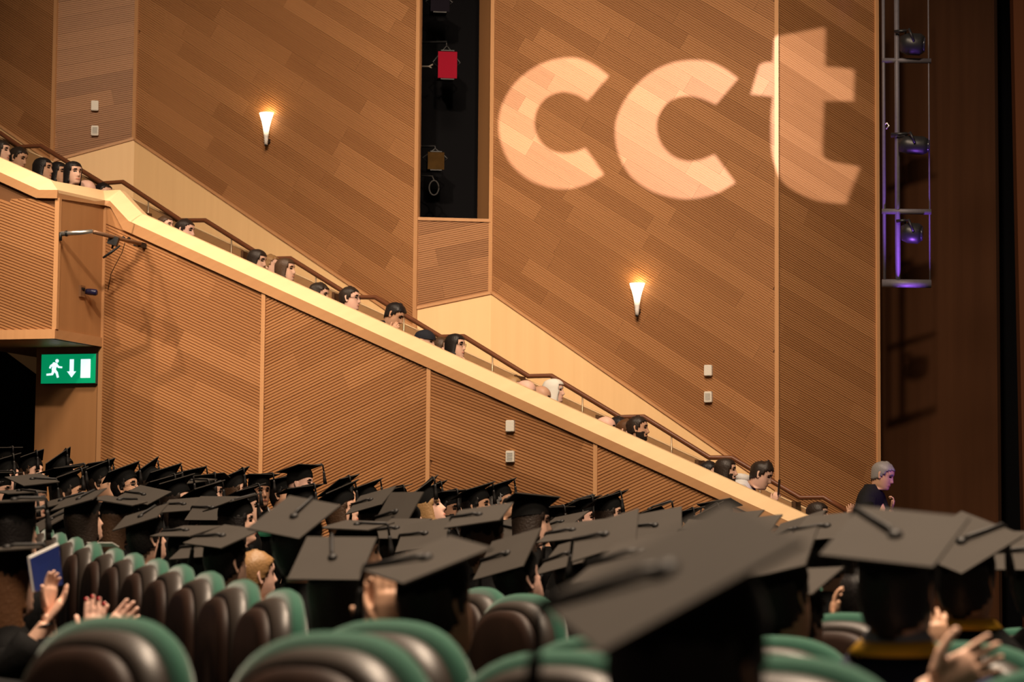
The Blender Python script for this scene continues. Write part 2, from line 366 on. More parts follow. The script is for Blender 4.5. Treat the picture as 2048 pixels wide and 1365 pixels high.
# --- left box of the balcony: stands forward of the raked front
RET_N = at(113, 520, PAR.hit(207, 520).y * .962); RET_F = PAR.hit(207, 520)
BOX = Plane((RET_N.x, RET_N.y), 16.3)
rv = Vector((RET_F.x - RET_N.x, RET_F.y - RET_N.y, 0)); RETP = Plane((RET_N.x, RET_N.y), -math.degrees(math.atan2(rv.y, rv.x)))
sL = BOX.sz(-120, 500)[0]
zBx = BOX.sz(60, 660)[1]; zTx = BOX.sz(113, 397)[1]; zTl = BOX.sz(0, 364)[1]; zTll = zTl + (zTl - BOX.sz(72, 397)[1]) * 1.6
s72 = BOX.sz(72, 397)[0]
panel('wall_box_front', BOX, [(sL, zBx), (0, zBx), (0, zTx), (s72, zTx + .004), (sL, BOX.sz(-120, 309)[1])], -20, 'ribbed oak front of the balcony box at the left edge', pw=.205, pl=2.4, pitch=.031, mname='oakb', relief=.0085)
Lr = rv.length; zTr = RETP.sz(207, 411)[1]; zRb = zBx
o = MB().prism([(0, zRb), (Lr, zRb), (Lr, zTr), (0, zTx)], 0, .05).obj('wall_box_return', M_SMOOTH, mw=RETP.mat()); tag(o, 'smooth oak end face of the balcony box above the exit sign', 'wall', kind='structure')
dz = BOX.sz(60, 660)[1] - BOX.sz(60, 679)[1]
strip((sL, zBx - dz / 2), (.02, zBx - dz / 2), dz, .06, M_TRIM, 'oak band under the ribbed front of the balcony box', BOX, y0=-.035)
strip((0, zBx - dz / 2), (Lr, zBx - dz / 2), dz, .06, M_FASCIA, 'oak band under the smooth end of the balcony box', RETP, y0=-.02)
strip((0, zBx), (0, zTx), .05, .05, M_TRIM, 'corner moulding of the balcony box', RETP, y0=-.03)
strip((Lr, -.4), (Lr, zTr), .05, .05, M_TRIM, 'corner moulding between the balcony box and the raked front', RETP, y0=-.03)
# soffit of the box
a0 = BOX.p + BOX.t * sL; a1 = RET_N; a2 = RET_F; a3 = a0 + PAR.n * 3
zf = zBx - dz
o = MB().add([(a0.x, a0.y, zf), (a1.x, a1.y, zf), (a2.x, a2.y, zf), (a3.x, a3.y, zf)] + [(p.x, p.y, zf + .05) for p in (a0, a1, a2, a3)],
    [(0, 1, 2, 3), (7, 6, 5, 4), (0, 4, 5, 1), (1, 5, 6, 2), (2, 6, 7, 3), (3, 7, 4, 0)]).obj('ceiling_box_soffit', M_SMOOTH); tag(o, 'oak soffit under the balcony box over the dark doorway', 'soffit', kind='structure')
# pier with the exit sign, and the black doorway left of it
sp0, sp1 = PAR.sz(71, 800)[0], PAR.sz(206, 800)[0]
o = MB().prism([(sp0, -.4), (sp1, -.4), (sp1, zf), (sp0, zf)], 0, .3).obj('wall_exit_pier', M_SMOOTH, mw=PAR.mat()); tag(o, 'smooth oak pier behind the green exit sign', 'wall', kind='structure')
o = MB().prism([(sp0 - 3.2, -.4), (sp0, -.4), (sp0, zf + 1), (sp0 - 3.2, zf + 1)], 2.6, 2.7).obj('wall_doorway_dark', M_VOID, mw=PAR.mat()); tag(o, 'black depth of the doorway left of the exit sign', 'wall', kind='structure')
# ledge of the box: left slope, short level, then across the return and down the kink
def lp(plane, pts, off): return [plane.hit(x, y, off) for x, y in pts]
bt = lp(BOX, [(-120, 262), (102, 361)], LEDGE_BACK); bm_ = lp(BOX, [(-120, 290), (78, 380), (115, 380)], -.05); bb = lp(BOX, [(-120, 309), (72, 396), (114, 397)], -.045)
bt3 = [bt[0], bt[1] + (bt[0] - bt[1]).normalized() * .10, bt[1]]
rb = RETP.hit(210, 401, -.03); rt = RETP.hit(207, 381, .12); rbb = RETP.hit(209, 411, -.03)
k0 = PAR.hit(257, 442, -.05); k1 = PAR.hit(281, 426, LEDGE_BACK); kb = PAR.hit(246, 460, -.045)
rt2 = PAR.hit(240, 380, LEDGE_BACK)
low = bm_ + [rb, PAR.hit(262, lineM(262), -.05)]; top = bt3 + [rt, PAR.hit(262, lineT(262) - 5, LEDGE_BACK)]
low = bm_ + [rb, PAR.hit(220, 402, -.04), k0, PAR.hit(270, lineM(270), -.05)]; top = bt3 + [rt, rt2, PAR.hit(272, 415, LEDGE_BACK), PAR.hit(285, lineT(285), LEDGE_BACK)]
ribbon('trim_ledge_box', [low, top, [p + PAR.n * .14 for p in top]], M_LEDGE, 'pale maple ledge kinking round the balcony box at the left', thick=Vector((0, 0, -.03)) + PAR.n * .03)
fas = bb + [rbb, PAR.hit(221, 414, -.035), kb, PAR.hit(266, lineB(266), -.045)]
ribbon('trim_fascia_box', [fas, low], M_FASCIA, 'oak fascia kinking round the balcony box at the left', thick=AWAY)
tri = [PAR.sz(*p) for p in ((206, 445), (206, 404), (224, 420), (250, 463))]
o = MB().prism(tri, -.02, .03).obj('wall_balcony_corner', M_SMOOTH, mw=PAR.mat()); tag(o, 'small smooth oak corner under the kink of the ledge', 'wall', kind='structure')
# --- stepped balcony floor behind the front, knee wall and handrail
RP = [(-120, 212), (0, 266), (41, 294), (82, 292), (205, 367), (245, 364), (361, 441), (410, 441), (533, 518), (580, 517), (705, 595), (751, 595), (881, 674), (927, 673), (1057, 753), (1102, 752), (1240, 835), (1287, 834), (1419, 916), (1464, 916), (1600, 996), (1647, 995), (1712, 1034)]
rail = empty('handrail', KNEE.hit(880, 720)); ro = rail.location.copy()
MB().tube([KNEE.hit(*p, 0) for p in RP], .027, n=10).obj('rail_bar', M_RAIL, parent=rail, smooth=True, off=ro)
for px in (297, 463, 632, 808, 985, 1165, 1343, 1520):
    j = [i for i in range(len(RP) - 1) if RP[i][0] <= px < RP[i + 1][0]][0]
    y = RP[j][1] + (RP[j + 1][1] - RP[j][1]) * (px - RP[j][0]) / (RP[j + 1][0] - RP[j][0])
    t = KNEE.hit(px, y); MB().tube([t, t + Vector((0, 0, -.42))], .009, n=6).obj('rail_post', M_BRASS, parent=rail, smooth=True, off=ro)
tag(rail, 'dark brown handrail stepping down behind the balcony audience', 'handrail')
kl = lambda px: 366 + (px - 205) * (1008 - 366) / (1600 - 205) + 5
s0, z0 = KNEE.sz(-120, kl(-120)); s1, z1 = KNEE.sz(1720, kl(1720))
o = MB().prism([(s0, z0 - 1.6), (s1, z1 - 1.6), (s1, z1), (s0, z0)], .03, .10).obj('wall_balcony_knee', M_KNEE, mw=KNEE.mat()); tag(o, 'low oak stair wall below the handrail behind the balcony audience', 'wall', kind='structure')
strip((s0, z0), (s1, z1), .02, .06, M_LEDGE, 'thin pale cap on the low stair wall', KNEE, y0=.03)
def bal_floor(p):   # stepped seating level at a point of the balcony (0.87 m treads)
    s = (Vector((p[0], p[1], 0)) - PAR.p).dot(PAR.t); return PAR.sz(1100, lineT(1100))[1] - 1.02 - (s - PAR.sz(1100, 900)[0]) * BSLOPE
sA, zA = PAR.sz(400, lineT(400), LEDGE_BACK); sB, zB = PAR.sz(1500, lineT(1500), LEDGE_BACK); BSLOPE = -(zB - zA) / (sB - sA)
b = MB(); s = PAR.sz(-120, 400)[0]; send = PAR.sz(1660, 1000)[0]
while s < send:
    zz = PAR.sz(1100, lineT(1100))[1] - 1.02 - (s + .43 - PAR.sz(1100, 900)[0]) * BSLOPE
    b.prism([(s, zz - .5), (s + .87, zz - .5), (s + .87, zz), (s, zz)], .06, 2.3); s += .87
o = b.obj('floor_balcony_steps', M_KNEE, mw=PAR.mat()); tag(o, 'stepped balcony floor behind the pale ledge', 'floor', kind='structure')

# --- main floor of the stalls (gently raked)
def floor_z(x, y): return -0.03 - .05 * x + .024 * (y - 5)
b = MB(); b.add([(x, y, floor_z(x, y)) for x, y in ((-9, -2), (9, -2), (9, 30), (-9, 30))] + [(x, y, floor_z(x, y) - .2) for x, y in ((-9, -2), (9, -2), (9, 30), (-9, 30))],
    [(0, 1, 2, 3), (7, 6, 5, 4), (0, 4, 5, 1), (1, 5, 6, 2), (2, 6, 7, 3), (3, 7, 4, 0)])
o = b.obj('floor', M_FLOOR); tag(o, 'dark carpeted floor of the stalls', 'floor', kind='structure')

# --- dark proscenium at the right
q0 = at(1768, 600, 28.5); q1 = at(1993, 600, 27.6)
PRO = Plane((q0.x, q0.y), math.degrees(math.atan2(q0.y - q1.y, q1.x - q0.x)))
w = (Vector((q1.x, q1.y, 0)) - PRO.p).length; wl = -.35
zt = ztop + .3
for i in range(3):
    pass
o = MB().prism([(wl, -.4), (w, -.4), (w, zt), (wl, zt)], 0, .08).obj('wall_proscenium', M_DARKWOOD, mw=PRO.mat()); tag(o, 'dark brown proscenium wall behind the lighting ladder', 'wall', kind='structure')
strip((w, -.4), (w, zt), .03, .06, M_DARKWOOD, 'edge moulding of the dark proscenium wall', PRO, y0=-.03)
g0 = at(1985, 600, 29.4); GAP = Plane((g0.x, g0.y), 0)
o = MB().prism([(-.3, -.4), (2.5, -.4), (2.5, zt), (-.3, zt)], 0, .08).obj('wall_stage_gap', M_VOID, mw=GAP.mat()); tag(o, 'black gap beside the proscenium wall', 'wall', kind='structure')
c0 = at(2022, 600, 26.0)
b = MB(); cp = []
for i in range(40):
    x = i * .05; cp.append((c0.x + x, c0.y + .06 * math.sin(i * 1.1) + .02 * math.sin(i * 2.7)))
for i in range(39):
    p, q = cp[i], cp[i + 1]; b.add([(p[0] + .10, p[1], -.4), (q[0] + .10, q[1], -.4), (q[0], q[1], zt), (p[0], p[1], zt)], [(0, 1, 2, 3)])
o = b.obj('stage_curtain', mat('brown_curtain', (0.085, 0.03, 0.012), .85, .1), smooth=True); tag(o, 'dark brown stage curtain hanging at the right edge', 'curtain')
# ================================================================== THEATRE SEATS
M_SEATBACK = wood('seat_veneer', (0.010, 0.0052, 0.0037), (0.022, 0.011, 0.0075), 90, rough=.5, per_object=.3, gscale=.7, spec=.16)
M_SEATRIM = mat('seat_rim_plastic', (0.024, 0.018, 0.0145), .42, .4)
M_GREEN = mat('green_upholstery', (0.011, 0.070, 0.043), .8, .15, sheen=.3, bump=(300, .25))
M_ARM = mat('armrest_black', (0.02, 0.016, 0.014), .4, .4)
def arch(a, zt, n=22, zb=.34, H=.21, ex=2.6):
    pts = [(-a, zb)]
    for i in range(n + 1):
        x = -a * math.cos(math.pi * i / n)
        pts.append((x, zt - H + H * max(0, 1 - abs(x / a) ** ex) ** (1 / ex)))
    return pts + [(a, zb)]
def arch_loft(name, rings, m, close0=True, close1=True):
    """rings [(a, ztop, y)]"""
    b = MB(); n = None
    for a, zt, y in rings:
        p = arch(a, zt); n = len(p); b.v += [Vector((x, y - .10 * ((x / .25) ** 2) * .25, z)) for x, z in p]
    for i in range(len(rings) - 1):
        for j in range(n): b.f.append((i * n + j, i * n + (j + 1) % n, (i + 1) * n + (j + 1) % n, (i + 1) * n + j)); b.m.append(0)
    if close0: b.f.append(tuple(range(n))); b.m.append(0)
    if close1: b.f.append(tuple(range((len(rings) - 1) * n, len(rings) * n))); b.m.append(0)
    me = b.me(name, smooth=True); me.materials.append(m); return me
ME_SHELL = arch_loft('back_shell', [(.06, .72, -.060), (.160, .842, -.057), (.180, .862, -.048), (.189, .871, -.032), (.189, .870, .02)], M_SEATBACK)
ME_RIM = arch_loft('rim', [(.184, .866, -.016), (.196, .878, -.020), (.209, .891, -.010), (.219, .901, .014), (.222, .904, .030), (.22, .90, .06)], M_SEATRIM)
ME_CUSH = arch_loft('back_cushion', [(.215, .893, .034), (.232, .914, .038), (.243, .926, .048), (.246, .930, .066), (.238, .920, .084), (.20, .88, .096), (.06, .70, .100)], M_GREEN)
_b = MB(); _b.box((0, .205, .56), (.42, .09, .40)); ME_PAN = _b.me('seat_pan'); ME_PAN.materials.append(M_GREEN)
_b = MB(); _b.box((0, 0, 0), (.03, .26, .04)); ME_ARM = _b.me('armrest'); ME_ARM.materials.append(M_ARM)
_b = MB(); _b.box((0, .10, .19), (.06, .20, .38)); _b.box((0, .10, .01), (.26, .26, .02)); ME_PED = _b.me('pedestal'); ME_PED.materials.append(M_BLACKMETAL)
for _m, _w in ((ME_PAN, .03), (ME_ARM, .012)):
    _bm = bmesh.new(); _bm.from_mesh(_m); bmesh.ops.bevel(_bm, geom=_bm.edges[:], offset=_w, segments=3, affect='EDGES', profile=.6); _bm.to_mesh(_m); _bm.free()
OBSTS = []
def seat(px, py, Y, psi, label, group='theatre seats'):
    """top of the backrest at pixel (px,py), distance Y, facing azimuth psi (0 = away from the camera, 90 = right)"""
    t = at(px, py, Y); z0 = t.z - .93
    f = Vector((math.sin(math.radians(psi)), math.cos(math.radians(psi)), 0))
    o = empty('theatre_seat', (t.x - f.x * .05, t.y - f.y * .05, z0), -math.radians(psi))
    for nm, me in (('back_shell', ME_SHELL), ('rim', ME_RIM), ('back_cushion', ME_CUSH), ('seat_pan', ME_PAN), ('pedestal', ME_PED)): link(nm, me, (), o)
    for s in (-1, 1): link('armrest', ME_ARM, (), o, Matrix.Translation((s * .243, .17, .60)))
    # the stand reaches down to the raked floor
    g = floor_z(t.x, t.y) - z0
    if g < -.02: MB().box((0, .10, g / 2), (.07, .2, -g)).obj('riser', M_BLACKMETAL, o)
    OBSTS.append((t.x + f.x * .10, t.y + f.y * .10, .20)); OBSTS.append((t.x - f.y * .16, t.y + f.x * .16, .10)); OBSTS.append((t.x + f.y * .16, t.y - f.x * .16, .10))
    tag(o, label, 'seat', group); return o
# row of empty seats receding at the left
ROWL = [(62, 1050), (92, 1057), (116, 1065), (148, 1074), (183, 1084), (226, 1096), (264, 1106), (311, 1117), (359, 1129), (415, 1143), (482, 1159), (564, 1178)]
ORD = ['farthest', 'second farthest', 'third farthest', 'fourth farthest', 'fifth farthest', 'sixth farthest', 'sixth nearest', 'fifth nearest', 'fourth nearest', 'third nearest', 'second nearest', 'nearest']
for i, (x, y) in enumerate(ROWL):
    k = i / 11.0
    seat(x, y, 13.0 - 5.5 * k, 74 - 5 * k, '%s seat of the receding empty row with brown backs at the left' % ORD[i], 'empty seats in the receding row')
# foreground seats seen from behind
for px, py, Y, psi, lab in (
    (228, 1233, 4.85, 40, 'large dark seat back with green edge below the clapping hands at the lower left'),
    (668, 1264, 4.2, 38, 'large dark seat back in the bottom foreground, left of centre'),
    (775, 1240, 5.05, 38, 'dark seat back with green edge just behind the one in the bottom foreground'),
    (-158, 1240, 5.13, 38, 'seat of which only a green side shows at the lower left edge'),
    (1222, 1271, 4.75, 32, 'seat back below the point of the biggest cap, upper one of two green rims'),
    (1130, 1302, 4.4, 32, 'seat back at the bottom centre, lower one of two green rims'),
    (962, 1175, 9.6, 60, 'small seat beside the reddish ear, nearer the left, in the middle'),
    (1048, 1188, 8.6, 52, 'brown seat back with green top just left of the biggest cap'),
    (1545, 1272, 6.1, 28, 'green seat rim beside the yellow hood at the lower right'),
    (1548, 1310, 3.8, 28, 'long green seat rim below the navy gown at the lower right'),
    (1925, 1284, 5.6, 30, 'green seat rim behind the open hand at the lower right'),
    (2160, 1335, 4.3, 20, 'green seat rim at the lower right corner of the picture'),
    (1640, 1172, 9.9, 45, 'small green seat top with pale corner between the caps at the right'),
    (1695, 1226, 7.9, 40, 'green seat top below the upright finger at the right'),
    (2056, 1256, 9.0, 30, 'green seat rim at the right edge beside the ear')):
    seat(px, py, Y, psi, lab, 'seats in the foreground')
# ================================================================== PEOPLE
SKIN = {'light': (.68, .42, .31), 'pink': (.76, .47, .37), 'tan': (.54, .31, .20), 'brown': (.30, .16, .10), 'dark': (.12, .060, .040)}
HAIRC = {'black': (.010, .008, .008), 'dark': (.022, .014, .010), 'brown': (.060, .032, .017), 'auburn': (.11, .05, .022), 'blonde': (.36, .21, .09), 'sandy': (.27, .15, .06), 'grey': (.20, .19, .185), 'white': (.78, .76, .70)}
def skin_m(k): return mat('skin_' + k, SKIN[k], .48, .35)
def hair_m(k): return mat('hair_' + k, HAIRC[k], .45, .35, bump=(90, .8))
M_EYE = mat('eye_dark', (.012, .009, .008), .2, .5)
M_LIP = {k: mat('lip_' + k, tuple(c * d for c, d in zip(SKIN[k], (.82, .55, .52))), .4, .3) for k in SKIN}
M_BOARD = mat('board_felt', (.040, .0345, .0295), .75, .14, noise=(6, .10), bump=(500, .2))
M_CAPCLOTH_SHADOW = mat('cap_cloth_and_shadow', (.006, .006, .006), .85, .12, bump=(200, .3))
M_GOWN = mat('gown_black', (.0045, .0044, .0046), .8, .12, bump=(40, .5))
M_NAVY = mat('gown_navy', (.012, .016, .042), .7, .2, bump=(40, .5))
M_TASSEL = mat('tassel_black', (.011, .010, .010), .55, .3)
M_GOLD = mat('hood_gold', (.78, .42, .03), .6, .2)
M_HOODG = mat('hood_green', (.025, .15, .085), .7, .2)
M_SHIRTW = mat('shirt_white', (.70, .68, .66), .7, .2)
M_DENIM = mat('collar_grey_blue', (.23, .25, .32), .7, .2)
M_NAIL = mat('red_nail_varnish', (.38, .012, .02), .2, .5)

# ---- head surface: rings of (z, halfwidth, front, back) in head space (x side, y forward, z up)
HP = np.array([(-.175, .060, .040, .072), (-.150, .056, .036, .068), (-.128, .055, .045, .066), (-.118, .050, .074, .066), (-.110, .049, .086, .067), (-.098, .054, .090, .070), (-.085, .059, .089, .074), (-.070, .063, .089, .080), (-.055, .067, .088, .086),
               (-.035, .071, .087, .093), (-.010, .0735, .085, .099), (.012, .075, .086, .102), (.030, .0755, .092, .103), (.050, .075, .090, .101), (.070, .071, .081, .094), (.088, .063, .066, .080), (.102, .048, .047, .060), (.112, .028, .026, .034), (.1165, .006, .005, .007)])
ZL = np.concatenate([[-.132, -.126, -.118], np.arange(-.110, .0301, .0068), [.036, .044, .052, .062, .072, .082, .092, .101, .108, .113, .1165]])
NT = 36
_t = 2 * np.pi * np.arange(NT) / NT; TH = _t - .5 * np.sin(_t)
def head_grid(zs, th, grow=0.0, features=True, prof=None):
    P = HP if prof is None else prof
    w = np.interp(zs, P[:, 0], P[:, 1]) + grow; f = np.interp(zs, P[:, 0], P[:, 2]) + grow; b = np.interp(zs, P[:, 0], P[:, 3]) + grow
    c, s = np.cos(th), np.sin(th)
    X = w[:, None] * np.sign(s) * np.abs(s) ** .92
    Yv = np.where(c >= 0, f[:, None] * np.abs(c) ** .85, -b[:, None] * np.abs(c) ** .95)
    Z = np.repeat(zs[:, None], len(th), 1)
    if features:
        fr = np.clip(c, 0, 1) ** .5
        A = np.interp(zs, [-.052, -.040, -.034, .018, .03], [0, .021, .026, .004, 0])[:, None]
        Yv = Yv + fr * A * np.exp(-(X / .0125) ** 2)
        Yv = Yv - fr * .011 * np.exp(-((np.abs(X) - .031) / .015) ** 2 - ((Z - .006) / .012) ** 2)
        Yv = Yv + fr * .006 * np.exp(-(X / .024) ** 2 - ((Z + .070) / .009) ** 2)
        Yv = Yv - fr * .004 * np.exp(-(X / .024) ** 2 - ((Z + .084) / .007) ** 2)
        Yv = Yv + fr * .005 * np.exp(-((np.abs(X) - .03) / .02) ** 2 - ((Z - .028) / .008) ** 2)
    return np.stack([X, Yv, Z], -1)
def rings_faces(k, n, base=0, wrap=True):
    F = []
    for i in range(k - 1):
        for j in range(n if wrap else n - 1): F.append((base + i * n + j, base + i * n + (j + 1) % n, base + (i + 1) * n + (j + 1) % n, base + (i + 1) * n + j))
    return F
def frame(h, f):
    h = h.normalized(); r = f.cross(h).normalized(); f2 = h.cross(r).normalized(); return np.array([[r.x, f2.x, h.x], [r.y, f2.y, h.y], [r.z, f2.z, h.z]])
def V(a): return Vector((float(a[0]), float(a[1]), float(a[2])))

def hand(W, D, N, T, curl=.25, size=1.0, spreadk=1.0, thumb=.9):
    """hand at wrist W, pointing along D, palm normal N, thumb towards T; tubes to be fused"""
    D = D.normalized(); T = (T - D * T.dot(D)).normalized(); N = D.cross(T) if D.cross(T).dot(N) > 0 else -D.cross(T)
    b = MB(); s = size
    pt = lambda d, t, n: W + D * (d * s) + T * (t * s) + N * (n * s)
    b.tube([pt(-.03, 0, 0), pt(0, 0, 0), pt(.03, 0, 0), pt(.065, 0, 0), pt(.092, 0, .002), pt(.100, 0, .002)], [.025 * s, .026 * s, .034 * s, .041 * s, .040 * s, .032 * s], n=14, flat=.40, side=T)
    tips = []
    for k, (t0, ln, r) in enumerate(((.029, .070, .0088), (.010, .079, .0092), (-.010, .073, .0088), (-.029, .057, .0078))):
        p = pt(.088, t0, 0); a = curl * (1 + .12 * k); d = (D + T * (t0 * 3.0 * spreadk)).normalized(); pts = [p]; ang = a * .5
        for q, seg in enumerate((.45, .32, .23)):
            dd = d * math.cos(ang) + N * math.sin(ang); p = p + dd * (ln * seg * s); pts.append(p); ang += a
        b.tube(pts + [pts[-1] + dd * (.005 * s)], [r * s, r * .97 * s, r * .9 * s, r * .8 * s, r * .35 * s], n=9)
        tips.append((pts[-1], dd, N))
    tb = [pt(.015, .022, .004), pt(.045, .045 * thumb + .006, .012), pt(.075, .062 * thumb + .006, .018), pt(.098, .070 * thumb + .006, .022), pt(.103, .071 * thumb + .006, .022)]
    b.tube(tb, [.0145 * s, .0125 * s, .0105 * s, .009 * s, .004 * s], n=9)
    return b, tips
def fuse(b, voxel=.0042):
    me = b.me('fused'); o = bpy.data.objects.new('fused', me); COL.objects.link(o)
    md = o.modifiers.new('r', 'REMESH'); md.mode = 'VOXEL'; md.voxel_size = voxel
    sm = o.modifiers.new('s', 'SMOOTH'); sm.factor = .5; sm.iterations = 3
    dg = bpy.context.evaluated_depsgraph_get(); ev = o.evaluated_get(dg); m2 = ev.to_mesh()
    vs = [v.co.copy() for v in m2.vertices]; fs = [tuple(p.vertices) for p in m2.polygons]
    ev.to_mesh_clear(); bpy.data.objects.remove(o); bpy.data.meshes.remove(me); return vs, fs

# ---- mortarboard meshes shared by all graduates
L_B = .255
_b = MB(); _b.box((0, 0, .003), (L_B, L_B, .006)); ME_BOARD = _b.me('board'); ME_BOARD.materials.append(M_BOARD); ME_BOARD.materials.append(M_CAPCLOTH_SHADOW)
for p in ME_BOARD.polygons: p.material_index = 1 if p.normal.z < -.5 else 0  # undersides take the black cap cloth: their shadow is put into the colour
_b = MB(); _b.lathe((0, 0, .006), [(.017, 0), (.017, .005), (.013, .010), (.005, .013)], n=12); ME_BUTTON = _b.me('button', True); ME_BUTTON.materials.append(M_TASSEL)
def crown_mesh():
    zs = np.array([-.088, -.07, -.045, -.02, -.004, 0]); th = np.linspace(0, 2 * np.pi, 28, endpoint=False); vs = []
    for z, w, f, bk in zip(zs, (.084, .085, .084, .080, .076, .070), (.096, .099, .098, .092, .085, .08), (.110, .110, .107, .098, .088, .08)):
        for t in th:
            c, s = math.cos(t), math.sin(t); dz = (.030 * (1 - c) / 2 - .006) if z < -.08 else (.012 * (1 - c) / 2 if z < -.06 else 0)
            vs.append((w * s, (f if c > 0 else bk) * c, z - dz))
    F = rings_faces(6, 28) + [tuple(range(5 * 28, 6 * 28))]; m = mesh('mortarboard', vs, F, True); fixn(m); m.materials.append(M_CAPCLOTH_SHADOW); return m
ME_CROWN = crown_mesh()

def person(label, hc, h, fw, skin='light', hair=('short', 'dark'), cap=None, dress=M_GOWN, group='graduates in black gowns', hood=None, beard=None, glasses=False, base_z=None,
           arms=None, torso=True, dress_name='gown', scale=1.0, cat='person', tassel_dir=None, collar=None, extra=None, stand=False, sit_drop=.60, headwear=None, perch=False, hunch=(0, 0)):
    """hc head centre, h head up, fw facing; cap=(C, n, e1, e2) board centre, normal and edge directions"""
    fh = Vector((fw.x, fw.y, 0)).normalized(); rt = Vector((fh.y, -fh.x, 0)); Zv = Vector((0, 0, 1))
    R = frame(h, fw) * scale; hcn = np.array(hc)
    nb = hc - h.normalized() * (.130 * scale) - fh * (.012 + hunch[0]) + Zv * hunch[1]    # base of the neck
    fz = floor_z(nb.x, nb.y) if base_z is None else base_z
    hip = nb - Zv * sit_drop - fh * .10
    loc = Vector((hip.x, hip.y, fz)); ln = np.array(loc)
    root = empty('person', loc)
    # --- body: torso, neck and head in one surface
    G = head_grid(ZL, TH); k = len(ZL); vs = []; F = []; mi = []
    tor = [(-.50, .15, .10, -.085), (-.36, .16, .105, -.06), (-.22, .165, .095, -.03), (-.12, .165, .085, -.015), (-.07, .125, .066, -.012), (-.035, .080, .055, -.006), (-.008, .066, .056, 0)]
    nbn = np.array(nb); fhn = np.array(fh); rtn = np.array(rt)
    for dz, w, d, off in tor:
        vs.append(nbn + np.outer(np.sin(TH) * w * scale, rtn) + np.outer(np.cos(TH) * d * scale + off, fhn) + np.array([0, 0, dz * scale]))
    vs.append((G.reshape(-1, 3) @ R.T) + hcn)
    vs = np.concatenate(vs) - ln; K = k + len(tor)
    gl = np.concatenate([np.full((len(tor) * NT, 3), 9.0), G.reshape(-1, 3)])
    for i in range(K - 1):
        for j in range(NT):
            f4 = (i * NT + j, i * NT + (j + 1) % NT, (i + 1) * NT + (j + 1) % NT, (i + 1) * NT + j); F.append(f4); m = 0
            if i >= len(tor):
                c = gl[list(f4)].mean(0); ax = abs(c[0])
                if c[1] > .045:
                    if ((ax - .031) / .0155) ** 2 + ((c[2] - .006) / .0075) ** 2 < 1: m = 2
                    elif ((ax - .032) / .022) ** 2 + ((c[2] - .0265) / .0065) ** 2 < 1: m = 1
                    elif (ax / .026) ** 2 + ((c[2] + .070) / .0085) ** 2 < 1: m = 3
                    if beard and m == 0 and (c[2] < -.078 or (-.064 < c[2] < -.050 and ax < .032) or (ax > .045 and c[2] < -.03)): m = 1
                elif beard and c[1] > .0 and c[2] < -.035 and c[2] > -.12: m = 1
            mi.append(m)
    F.append(tuple(range(NT - 1, -1, -1))); mi.append(0); F.append(tuple((K - 1) * NT + j for j in range(NT))); mi.append(0)
    verts = [V(v) for v in vs]
    # ears
    for s in (() if hair and hair[0] in ('long', 'bob', 'scarf') else (-1, 1)):
        b0 = len(verts)
        prof = [(.004, -.031), (.011, -.026), (.013, -.012), (.018, .004), (.020, .018), (.014, .029), (.004, .033)]
        for q, (a, z) in enumerate(prof):
            for j in range(8):
                t = 2 * math.pi * j / 8; p = np.array([s * (.0735 + .007 * math.cos(t) + .010 * max(0, -math.sin(t))), -.006 + a * math.sin(t) - .1 * z, z - .004])
                verts.append(V(R @ p + hcn - ln))
        ef = rings_faces(len(prof), 8, b0); F += ef; mi += [0] * len(ef)
        F.append(tuple(range(b0, b0 + 8))); mi.append(0); F.append(tuple(range(b0 + 6 * 8, b0 + 7 * 8))); mi.append(0)
    nails = []
    sleeves = []
    if arms:
        for a in arms:   # dict: wrist, dir, palm, thumb, curl, elbow
            hb, tips = hand(a['w'], a['d'], a['n'], a['t'], a.get('curl', .2), a.get('size', 1.0), a.get('spread', 1.0), a.get('thumb', .9))
            el = a['el']; hb.tube([a['w'] - a['d'].normalized() * .01, a['w'].lerp(el, .35), el, el.lerp(nb - Zv * .10 + rt * (.10 * a.get('side', 1)), .5), nb - Zv * .10 + rt * (.10 * a.get('side', 1))], [.024, .032, .040, .045, .05], n=12)
            hv, hf = fuse(hb); b0 = len(verts); verts += [v - loc for v in hv]; F += [tuple(i + b0 for i in f) for f in hf]; mi += [0] * len(hf)
            if a.get('nails'): nails += tips
            sleeves.append((a['w'].lerp(el, a.get('cuff', .35)), el, a.get('sh', nb - Zv * .12 + rt * (.18 * a.get('side', 1)))))
    me = mesh('body', verts, F, True, mi); fixn(me)
    for m in (skin_m(skin), hair_m(hair[1] if hair else 'dark'), M_EYE, M_LIP[skin]): me.materials.append(m)
    link('body', me, (), root)
    if nails:
        b = MB()
        for p, d, n in nails:
            x = d.cross(n).normalized(); M = Matrix((x, d, n)).transposed()
            b.lathe(p - n * .0065 - d * .003 - loc, [(.0062, -.0012), (.0062, .0006), (.004, .0014)], n=10, M=M)
        b.obj('nail_varnish', M_NAIL, root, True)
